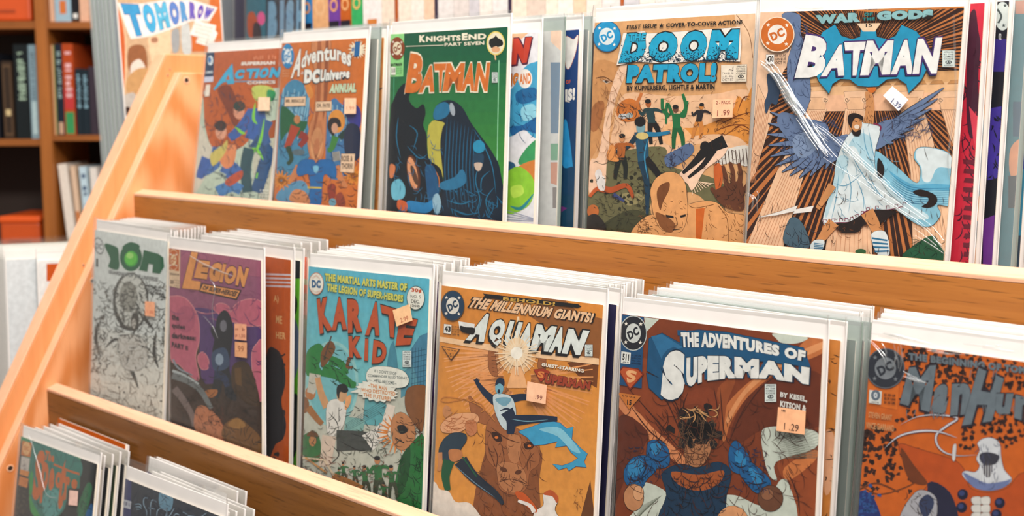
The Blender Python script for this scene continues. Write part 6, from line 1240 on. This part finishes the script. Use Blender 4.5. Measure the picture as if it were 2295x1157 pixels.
# lower tier
gx, gy = bx_of('ghost')
stack(2, 4, gx+.008, gx+.012, gy+.010, gy+.036, .14, 'white backed bagged comic in stack behind the dark green one', 'comics in the stack behind the dark green one')
ob = front_comic((130, 937), None, 2, .10, None, solid((206, 96, 20)), 'tall orange comic at the back of the lower left stack', base=(206, 96, 20), w=.168, extra=.070, seed=61, board_extra=-.001, sleeve=False)
gx, gy = bx_of('script')
stack(2, 4, gx+.0, gx+.010, gy+.009, gy+.030, .12, 'white backed bagged comic in stack behind the midnight blue one', 'comics in the stack behind the midnight blue one')
stack(2, 2, at(327, 1025, -.15).x, at(330, 1022, -.15).x, gy+.045, gy+.052, .12, 'pale comic at the very back of the midnight blue stack', 'pale comics at the back of the midnight blue stack', dz=.003)
tx = at(548, 1142, -.19).x
stack(2, 6, tx, tx+.030, -.195, -.150, .12, 'white backed bagged comic in third stack on lower tier', 'comics in the third stack of the lower tier')
for j, u in enumerate(used_proto):
    if not u:
        for c in list(proto[j].children): bpy.data.objects.remove(c)
        bpy.data.objects.remove(proto[j])

# ================================================================== SECOND RACK BEHIND, LEFT
th = math.atan2(-.49, .905) + math.radians(14)
n2 = -Vector((math.cos(th), math.sin(th), 0))            # pointing into the stack
def back_frame(tl, dist): return deep(tl[0], tl[1], dist), n2
def p_arch(a):
    a.crop(180, 0, 3.616); a.poly(R4(200, -100, 1300, 1700), (206, 168, 130)); a.poly([(1050, -60), (1250, -60), (1250, 1500), (1000, 1500)], (206, 106, 46)); a.poly([(880, 260), (1060, 260), (1060, 420), (900, 420)], (206, 106, 46))
    a.poly([(270, -60), (300, 40), (340, 170), (364, 330), (362, 600), (350, 800), (310, 1000), (290, 1300), (240, 1300), (240, -60)], (208, 98, 44)); a.line([(300, 40), (342, 170), (366, 340), (366, 600), (350, 820), (312, 1000)], 8, (240, 200, 160))
    for P, c in (([(560, 270), (720, 230), (740, 400), (680, 520), (580, 500)], (238, 198, 160)), ([(390, 400), (470, 360), (530, 400), (540, 560), (460, 640), (390, 560)], (150, 92, 54)), ([(410, 530), (480, 480), (530, 560), (500, 640), (420, 660)], (226, 210, 196)), ([(380, 640), (460, 560), (560, 560), (560, 680), (450, 760), (375, 740)], (200, 152, 100)), ([(740, 260), (800, 240), (800, 400), (750, 420)], (160, 160, 160)), ([(820, 200), (880, 200), (900, 420), (830, 420)], (200, 200, 196)), ([(340, 790), (430, 750), (450, 820), (380, 960), (320, 900)], (190, 180, 170)), ([(330, 900), (400, 870), (400, 1000), (320, 1000)], (60, 40, 34))): a.poly(P, c, True)
    a.poly([(575, 310), (620, 300), (625, 340), (580, 345)], (170, 120, 90), True)
    rg = (250, 236, 226)
    tops = [(320, 30), (500, 40), (700, 14), (900, 14), (1095, 75)]; bots = [(412, 300), (560, 275), (740, 215), (900, 150), (1040, 158)]
    a.poly([(300, 22), (500, 28), (700, -4), (900, -4), (1112, 62), (1048, 172), (900, 170), (740, 236), (560, 296), (410, 318), (375, 240)], rg, False, (150, 90, 60), 1.5)
    cs = [(60, 150, 200), (70, 170, 214), (90, 180, 214), (96, 130, 196), (90, 150, 200), (110, 90, 180), (100, 70, 176), (96, 80, 180)]
    def pl(P, u):
        u *= 4; i = min(int(u), 3); f = u-i; return (P[i][0]+(P[i+1][0]-P[i][0])*f, P[i][1]+(P[i+1][1]-P[i][1])*f)
    us = [0, .22, .36, .50, .62, .72, .82, .90, 1.0]
    for i, ch in enumerate('TOMORROW'):
        A, B, C2, D2 = pl(tops, us[i]+.006), pl(tops, us[i+1]-.008), pl(bots, us[i+1]-.008), pl(bots, us[i]+.006)
        a.text(ch, [A, B, C2, D2], cs[i], .09, (70, 60, 130), .02)
    w_ = (240, 234, 224)
    a.poly([(932, 164), (1100, 206), (1092, 246), (1112, 268), (1080, 346), (1048, 346), (1038, 376), (936, 346), (956, 300), (886, 280)], w_)
    for i in range(5): a.text(('CRISIS', 'COUNTDOWN', 'FINAL', 'ISSUE', 'SPECIAL')[i], [(926+i*4, 186+i*32), (1076-i*8, 222+i*30), (1070-i*8, 240+i*30), (920+i*4, 204+i*32)], (200, 190, 176), .03)
tc, _ = back_frame((262, -8), 1.80)
arch = front_comic((262, -10), (492, -10), None, 0, .272, p_arch, 'tan comic with arched blue and violet title standing behind the side panel', plane=(tc, n2), base=(206, 168, 130), seed=70, bag_extra=.01, side_pad=.01)
off = Vector((-n2.x, -n2.y, 0))
def behind(root, d, sx, dz, col, label, group, seed, milky=True, h=.272, board=True):
    m = root.matrix_world.copy(); m.translation = m.translation + n2*d + Vector((m[0][0], m[1][0], 0))*sx + Vector((0, 0, dz))
    r = empty('comic_book', label=label, cat='comic', group=group); r.matrix_world = m
    def ab(rt):
        a = Art(.150, h, lambda q: q, col); return a.build('cover', M['print'], rt, (-.075, 0, h))
    comic_parts(r, .150, h, ab, seed=seed, milky=milky, grid=(4, 5), bag_extra=.006, side_pad=.008, board='board_dim' if milky else True); return r
for i in range(6): behind(arch[0], .009*(i+1), -.0035*(i+1), rs.uniform(.0, .004), ((120, 130, 140), (90, 104, 116), (150, 156, 160))[i % 3], nth('grey bagged comic in stack behind the arched-title comic', i), 'bagged comics behind the arched-title one', 80+i)
wc = deep(88, 582, 1.62)
def p_patch(a):
    a.crop(0, 380, 2.409); a.poly(R4(-50, 300, 600, 1500), (232, 232, 230)); a.poly([(252, 510), (520, 500), (520, 590), (252, 604)], (200, 84, 24)); a.poly([(262, 606), (500, 590), (500, 900), (250, 900)], (206, 212, 216))
white = front_comic((86, 585), (232, 578), None, 0, .26, p_patch, 'white comic with orange patch at front of stack left of side panel', plane=(wc, n2), base=(232, 232, 230), seed=90)
wst = []
for i in range(6): behind(white[0], .011*(i+1), -.0012*(i+1), .002*(i % 2), (214, 218, 220), nth('white comic in stack left of the side panel', i), 'white comics left of the side panel', 91+i, milky=False, h=.262)
# stand that carries both, hidden by the side panel
st = empty('display_stand', (0, 0, 0), label='small oak stand behind side panel carrying two comic stacks', cat='stand')
def carry(root, dpt, x0, x1):
    m = root.matrix_world; o = m.translation; ex = Vector((m[0][0], m[1][0], m[2][0])).normalized()
    P = [o + ex*x0 - n2*.012, o + ex*x1 - n2*.012, o + ex*x1 + n2*dpt, o + ex*x0 + n2*dpt]; z = o.z - .002
    v = [(p.x, p.y, z-.014) for p in P] + [(p.x, p.y, z) for p in P]
    link('stand_shelf', v, [(3, 2, 1, 0), (4, 5, 6, 7), (0, 1, 5, 4), (1, 2, 6, 5), (2, 3, 7, 6), (3, 0, 4, 7)], M['shelf'], st); return P
Pa = carry(arch[0], .08, -.045, .10); Pb = carry(white[0], .10, -.02, .06)
for P in (Pa[1], Pa[2]): bx('post', (P.x-.01, P.y-.01, 0), (P.x+.01, P.y+.01, arch[0].matrix_world.translation.z-.016), M['shelf_z'], st)
for P in (Pb[0], Pb[3]): bx('post', (P.x-.01, P.y-.01, 0), (P.x+.01, P.y+.01, white[0].matrix_world.translation.z-.016), M['shelf_z'], st)

# ================================================================== TABLE OF BOOKS BEHIND THE RACK
TY0, TY1, TZ = .30, .56, Z0 + .01
tb = empty('book_table', (.9, .45, 0), label='long wooden table of books behind the comic rack', cat='table')
bx('table_top', (-.85, TY0-.03-.45, TZ-.03), (1.2, TY1-.45, TZ), M['shelf'], tb)
for x in (-.8, 1.1):
    for y in (-.14, .07): bx('leg', (x, y, 0), (x+.05, y+.05, TZ-.03), M['shelf_z'], tb)
def spine_book(px0, px1, y, col, label, group=None, h=.262, d=.16, text=None, tcol=(240, 230, 220), medal=None, bands=(), top=None, name='book', lean=0):
    a_, b_ = at(px0, 60, y), at(px1, 60, y); w = b_.x-a_.x; cx = (a_.x+b_.x)/2
    r = empty(name, (cx, y, TZ), (0, lean, 0), label, 'book', group)
    m = mat_cache(col); bx('book_block', (-w/2+.0015, .001, .002), (w/2-.0015, d-.003, h-.004), M['page'], r)
    mb = MB()
    mb.box((-w/2+.0002, 0, 0), (w/2-.0002, .0015, h), ink(col)[:3]); mb.box((-w/2+.0002, .0015, 0), (-w/2+.0014, d, h), ink(col)[:3]); mb.box((w/2-.0014, .0015, 0), (w/2-.0002, d, h), ink(col)[:3])
    A = Art(w, h, lambda q: (q[0]*w, q[1]*h), col); A.v = []; A.f = []; A.c = []
    for (v0, v1, c) in bands: A.poly([(.03, v0), (.97, v0), (.97, v1), (.03, v1)], c)
    if text: A.text(text, [(.75, .12), (.75, .62), (.25, .62), (.25, .12)] if False else [(.78, .08), (.78, .60), (.25, .60), (.25, .08)], tcol, .03)
    if medal: A.ell(.5, medal[0], .36, .36*w/h, medal[1]); A.ell(.5, medal[0], .22, .22*w/h, col)
    nv = len(mb.v); mb.v += [(p[0]-w/2, p[1]-.0001, p[2]+h) for p in A.v]; mb.f += [tuple(i+nv for i in f) for f in A.f]; mb.c += A.c
    mb.build('cover', M['print'], r, cols=True)
    return r
_mc = {}
def mat_cache(c):
    if c not in _mc: _mc[c] = mat('cloth_%d_%d_%d' % c, c, .5)
    return _mc[c]
# dark magazine with pale block letters
def p_bish(a):
    a.crop(420, 0, 2.226); a.poly(R4(100, -200, 1200, 900), (28, 40, 54)); a.poly([(297, -100), (392, -100), (392, 205), (292, 205)], (50, 110, 130)); a.poly([(300, 80), (330, 60), (352, 120), (345, 180), (305, 180)], (190, 80, 40), True); a.ell(368, 92, 20, 34, (230, 90, 150)); a.poly([(330, 120), (360, 120), (368, 200), (330, 200)], (60, 40, 50), True)
    lt = (116, 160, 190)
    for t, q in (('B', [(404, 8), (448, 2), (448, 190), (400, 194)]), ('I', [(462, 2), (484, 0), (482, 184), (460, 188)]), ('S', [(492, 4), (532, -4), (530, 172), (490, 184)]), ('H', [(544, 0), (582, -8), (580, 160), (542, 170)])): a.text(t, q, lt, .09, (60, 90, 120), .02)
    a.text('THE', [(310, 196), (342, 196), (342, 204), (310, 204)], (200, 200, 200), .03)
yb = TY0 - .012
bish = front_comic((551, -40), (677, -46), None, 0, at(551, -40, yb).z - TZ - .003, p_bish, 'dark magazine with pale blue block lettering behind the top tier', plane=(Vector((0, yb, TZ)), Vector((0, 1, 0))), base=(28, 40, 54), seed=101)
bish2 = front_comic((498, -30), (645, -36), None, 0, at(498, -30, yb+.03).z - TZ - .003, solid((60, 72, 96)), 'slate magazine in clear bag just left of the dark lettered one', plane=(Vector((0, yb+.03, TZ)), Vector((0, 1, 0))), base=(60, 72, 96), seed=102, milky=True, board='board_dim')
bish3 = front_comic((525, -32), (668, -38), None, 0, at(525, -32, yb+.015).z - TZ - .003, solid((50, 46, 80)), 'dark violet magazine tucked between slate and lettered magazines', plane=(Vector((0, yb+.015, TZ)), Vector((0, 1, 0))), base=(50, 46, 80), seed=103)
ys = .295
spec_ = [(678, 699, (52, 130, 190), 'blue', 'blue spined book at the left of the bright spines', (230, 160, 90)), (701, 735, (232, 176, 124), 'peach', 'peach spined book second of the bright spines', (240, 190, 140)),
         (737, 761, (116, 64, 160), 'violet', 'violet spined book third of the bright spines', (236, 170, 110)), (763, 786, (196, 96, 30), 'orange', 'orange spined book fourth of the bright spines', (240, 180, 120)), (788, 812, (54, 176, 100), 'green', 'green spined book last of the bright spines', (236, 190, 110))]
for x0, x1, c, nm, lab, md in spec_:
    spine_book(x0, x1, .30, c, lab, tcol=(240, 214, 180), medal=(.12, md), h=.268, bands=((.2, .3, (30, 26, 40)),) if nm in ('blue', 'orange', 'violet') else ()) 
x = 814; i = 0; nb = 0
tones = [(246, 240, 236), (244, 226, 206), (226, 206, 190), (250, 232, 214), (248, 236, 224), (246, 206, 176), (240, 226, 214), (232, 226, 222), (226, 216, 210), (210, 206, 210), (244, 232, 222), (236, 230, 226)]
while x < 1560:
    wpx = rs.choice((22, 28, 34, 40, 26)); c = tones[i % len(tones)]
    if i == 0: spine_book(x, x+40, .30, c, 'white spined book beside the green spine', text=8, tcol=(214, 130, 60), h=.272); x += 42
    elif rs.random() < .16: spine_book(x, x+7, .30, rs.choice(((60, 50, 70), (180, 90, 40))), 'thin dark spined book wedged after the ' + ORD[max(nb-1, 0)] + ' pale one', 'thin dark books among the pale spines', h=.264); x += 8
    else: nb += 1; spine_book(x, x+wpx, .30, c, 'pale spined book behind the rack, ' + ORD[nb-1] + ' pale one right of the white spine', 'pale spined books behind the rack', h=.268+rs.uniform(0, .01)); x += wpx+1
    i += 1
while x < 2200:
    wpx = 60; nb += 1; spine_book(x, x+wpx, .30, tones[i % len(tones)], 'pale spined book behind the rack, ' + ORD[nb-1] + ' pale one right of the white spine', 'pale spined books behind the rack', h=.262); x += wpx+1; i += 1

# ================================================================== BOOKCASE, FAR LEFT
DB = 3.0
bc0 = deep(92, 400, DB); bc = empty('bookcase', (bc0.x, bc0.y, 0), (0, 0, YAW), 'dark-backed wooden bookcase at the far left with many books', 'bookcase')
Rb = Matrix.Rotation(-YAW, 3, 'Z')
def BL(px, py, dy=0.0):
    """pixel -> local coordinates on the bookcase's front plane (or dy behind it)"""
    fw = Vector((-math.sin(YAW), math.cos(YAW), 0)); p = hit((px, py), (bc0.x + fw.x*dy, bc0.y + fw.y*dy, 0), fw)
    q = Rb @ Vector((p.x-bc0.x, p.y-bc0.y, 0)); return q.x, p.z
U0, _ = BL(88, 280); U1, _ = BL(115, 280)
LX, _ = BL(-330, 300); RX, _ = BL(420, 300)
TOPZ = 2.15; DP = .26
bx('upright', (U0, 0, 0), (U1, DP, TOPZ), M['shelf_z'], bc, .001)
bx('upright', (LX-.03, 0, 0), (LX, DP, TOPZ), M['shelf_z'], bc); bx('upright', (RX, 0, 0), (RX+.03, DP, TOPZ), M['shelf_z'], bc)
bx('back_panel', (LX-.03, DP, 0), (RX+.03, DP+.012, TOPZ), M['shelf_back'], bc)
bx('top_board', (LX-.03, -.01, TOPZ), (RX+.03, DP+.012, TOPZ+.02), M['shelf'], bc)
shelfz = {}
for nm, px, y0, y1 in (('l0', 40, 47, 64), ('l1', 40, 312, 327), ('l2', 40, 562, 578), ('l3', 40, 850, 866), ('r0', 150, 48, 64), ('r1', 150, 303, 316), ('r2', 150, 560, 575), ('r3', 150, 850, 866)):
    _, za = BL(px, y0); _, zb = BL(px, y1); shelfz[nm] = za
    x0, x1 = (LX, U0) if nm[0] == 'l' else (U1, RX)
    bx('shelf', (x0, .004, zb), (x1, DP, za), M['shelf'], bc)
def bc_item(root_name, lx, z, label, cat='book', group=None, dy=.02, rot=0):
    w = Matrix.Rotation(YAW, 3, 'Z') @ Vector((lx, dy, 0))
    return empty(root_name, (bc0.x+w.x, bc0.y+w.y, z), (0, 0, YAW) if not rot else (Matrix.Rotation(YAW, 4, 'Z') @ Matrix.Rotation(rot, 4, 'Y')).to_euler(), label, cat, group)
def bc_book(px0, px1, ytop, shelf, col, label, text=None, tcol=(220, 220, 220), bands=(), group=None, rot=0, dy=.02, tq=None):
    (x0, z1), (x1, _) = BL(px0, ytop, dy), BL(px1, ytop, dy); z0 = shelfz[shelf]; h = z1-z0; w = x1-x0
    r = bc_item('book', (x0+x1)/2, z0+.0005 + abs(math.sin(rot))*w/2, label, 'book', group, dy, rot)
    h = max(.05, h)
    bx('book_block', (-w/2+.0012, .001, .002), (w/2-.0012, .15, h-.003), M['page'], r)
    mb = MB(); k = ink(col)[:3]
    mb.box((-w/2, 0, 0), (w/2, .0015, h), k); mb.box((-w/2, .0015, 0), (-w/2+.0012, .152, h), k); mb.box((w/2-.0012, .0015, 0), (w/2, .152, h), k)
    A = Art(w, h, lambda q: (q[0]*w, q[1]*h), col); A.v = []; A.f = []; A.c = []
    for (u0, v0, u1, v1, c) in bands: A.poly([(u0, v0), (u1, v0), (u1, v1), (u0, v1)], c)
    if text: A.text(text, tq or [(.78, .08), (.78, .60), (.25, .60), (.25, .08)], tcol, .04)
    nv = len(mb.v); mb.v += [(p[0]-w/2, p[1]-.0001, p[2]+h) for p in A.v]; mb.f += [tuple(i+nv for i in f) for f in A.f]; mb.c += A.c
    mb.build('cover', M['print'], r, cols=True); return r
def bc_box(px0, px1, y0, shelf, col, label, name='storage_box'):
    (x0, z1), (x1, _) = BL(px0, y0, .015), BL(px1, y0, .015); z0 = shelfz[shelf]; w = x1-x0; h = z1-z0
    r = bc_item(name, (x0+x1)/2, z0+.0005, label, 'box', None, .015)
    bx('box_body', (-w/2, 0, 0), (w/2, .2, h*.82), mat_cache(col), r, .006); bx('lid', (-w/2-.002, -.003, h*.8), (w/2+.002, .203, h), mat_cache(tuple(min(255, int(v*1.12)) for v in col)), r, .004)
    bx('label_ridge', (-w*.28, -.0016, h*.22), (w*.28, 0, h*.30), mat_cache(tuple(int(v*.8) for v in col)), r, .0007)
bc_box(-90, 66, -40, 'l0', (200, 76, 18), 'orange box on the upper left shelf of the bookcase'); bc_box(-2, 88, 486, 'l2', (192, 74, 14), 'flat orange box on the lower left shelf of the bookcase')
for a_ in ((-60, -38, 150, 'l1', (60, 60, 70), 'dark grey book at the far left of shelf', None), (-36, -8, 120, 'l1', (34, 36, 44), 'charcoal tall book beside the frame edge', None), (2, 25, 138, 'l1', (66, 50, 38), 'brown spined book with tan frame line', None), (29, 60, 100, 'l1', (28, 34, 36), 'tall black book with pale green lettering', 14), (62, 79, 101, 'l1', (140, 166, 176), 'pale grey-blue book against the upright', 16),):
    px0, px1, yt, sh_, c, lab, tx_ = a_
    bc_book(px0, px1, yt, sh_, c, lab, tx_, (180, 206, 180) if px0 == 29 else (110, 130, 140), bands=(((.12, .05, .88, .95, (110, 84, 60)), (.2, .07, .8, .93, (60, 46, 36)), (.25, .62, .75, .7, (214, 190, 140))) if px0 == 2 else ((.2, .6, .8, .95, (190, 214, 216)),) if px0 == 62 else ()))
for a_ in ((114, 121, 101, 'r1', (206, 160, 120), 'thin tan book right of the upright', None, (0, 0, 0), ((.7, 0, 1, 1, (70, 130, 60)),)), (122, 137, 99, 'r1', (30, 40, 54), 'navy book with pale vertical lettering', 17, (170, 200, 196), ((.2, .86, .8, .99, (206, 170, 140)),)),
           (138, 162, 98, 'r1', (186, 74, 30), 'red-orange book with pink lettering and green foot', 8, (240, 190, 190), ((.05, .50, .95, .72, (196, 60, 60)), (.1, .75, .9, .99, (60, 150, 90)))), (168, 181, 154, 'r1', (30, 42, 50), 'dark book with pale blue lettering, left of its twin', 9, (150, 190, 206), ()), (182, 197, 156, 'r1', (30, 42, 50), 'dark book with pale blue lettering, right of its twin', 9, (150, 190, 206), ()), (198, 214, 150, 'r1', (60, 50, 60), 'dark plum book behind the bagged stack', None, (0, 0, 0), ()),
           (108, 118, -60, 'r0', (226, 180, 150), 'peach book on the topmost visible shelf', None, (0, 0, 0), ()), (119, 155, -70, 'r0', (160, 190, 206), 'pale blue book with orange mark on the topmost visible shelf', None, (0, 0, 0), ((.3, .60, .7, .85, (214, 120, 60)),)), (157, 173, -60, 'r0', (30, 30, 34), 'black book with white dot on the topmost visible shelf', None, (0, 0, 0), ((.2, .83, .8, .93, (236, 236, 230)),)), (175, 196, -66, 'r0', (230, 180, 150), 'salmon book right of the black one on the topmost shelf', None, (0, 0, 0), ())):
    px0, px1, yt, sh_, c, lab, tx_, tc_, bd = a_
    bc_book(px0, px1, yt, sh_, c, lab, tx_, tc_, bd)
for i, (px0, px1, yt, c, r_, lab) in enumerate(((146, 166, 368, (240, 228, 214), -.09, 'cream book leaning on the lower right shelf'), (170, 181, 372, (230, 196, 166), -.07, 'peach book leaning beside the cream one'), (186, 202, 374, (200, 222, 232), -.05, 'pale blue book leaning right of the peach one'), (206, 222, 376, (236, 226, 216), -.03, 'ivory book behind the rack panel'))): bc_book(px0, px1, yt, 'r2', c, lab, 7 if i == 2 else None, (70, 90, 120), ((.1, .55, .9, .75, (206, 120, 60)),) if i == 1 else (), rot=r_)
rr = random.Random(5); px = -90
i = 0
while px < 84:
    w_ = rr.choice((13, 17, 21)); c = rr.choice(((44, 42, 60), (60, 50, 46), (90, 84, 96), (34, 36, 44), (110, 70, 40), (150, 150, 156)))
    bc_book(px, px+w_, rr.uniform(612, 650), 'l3', c, 'dark spined book in low row of the bookcase, ' + ORD[(i := i+1)-1] + ' from its left end', 10, (160, 160, 170), ((.1, .7, .9, .95, (60, 80, 130)),), group='dark books in the low row of the bookcase'); px += w_+1
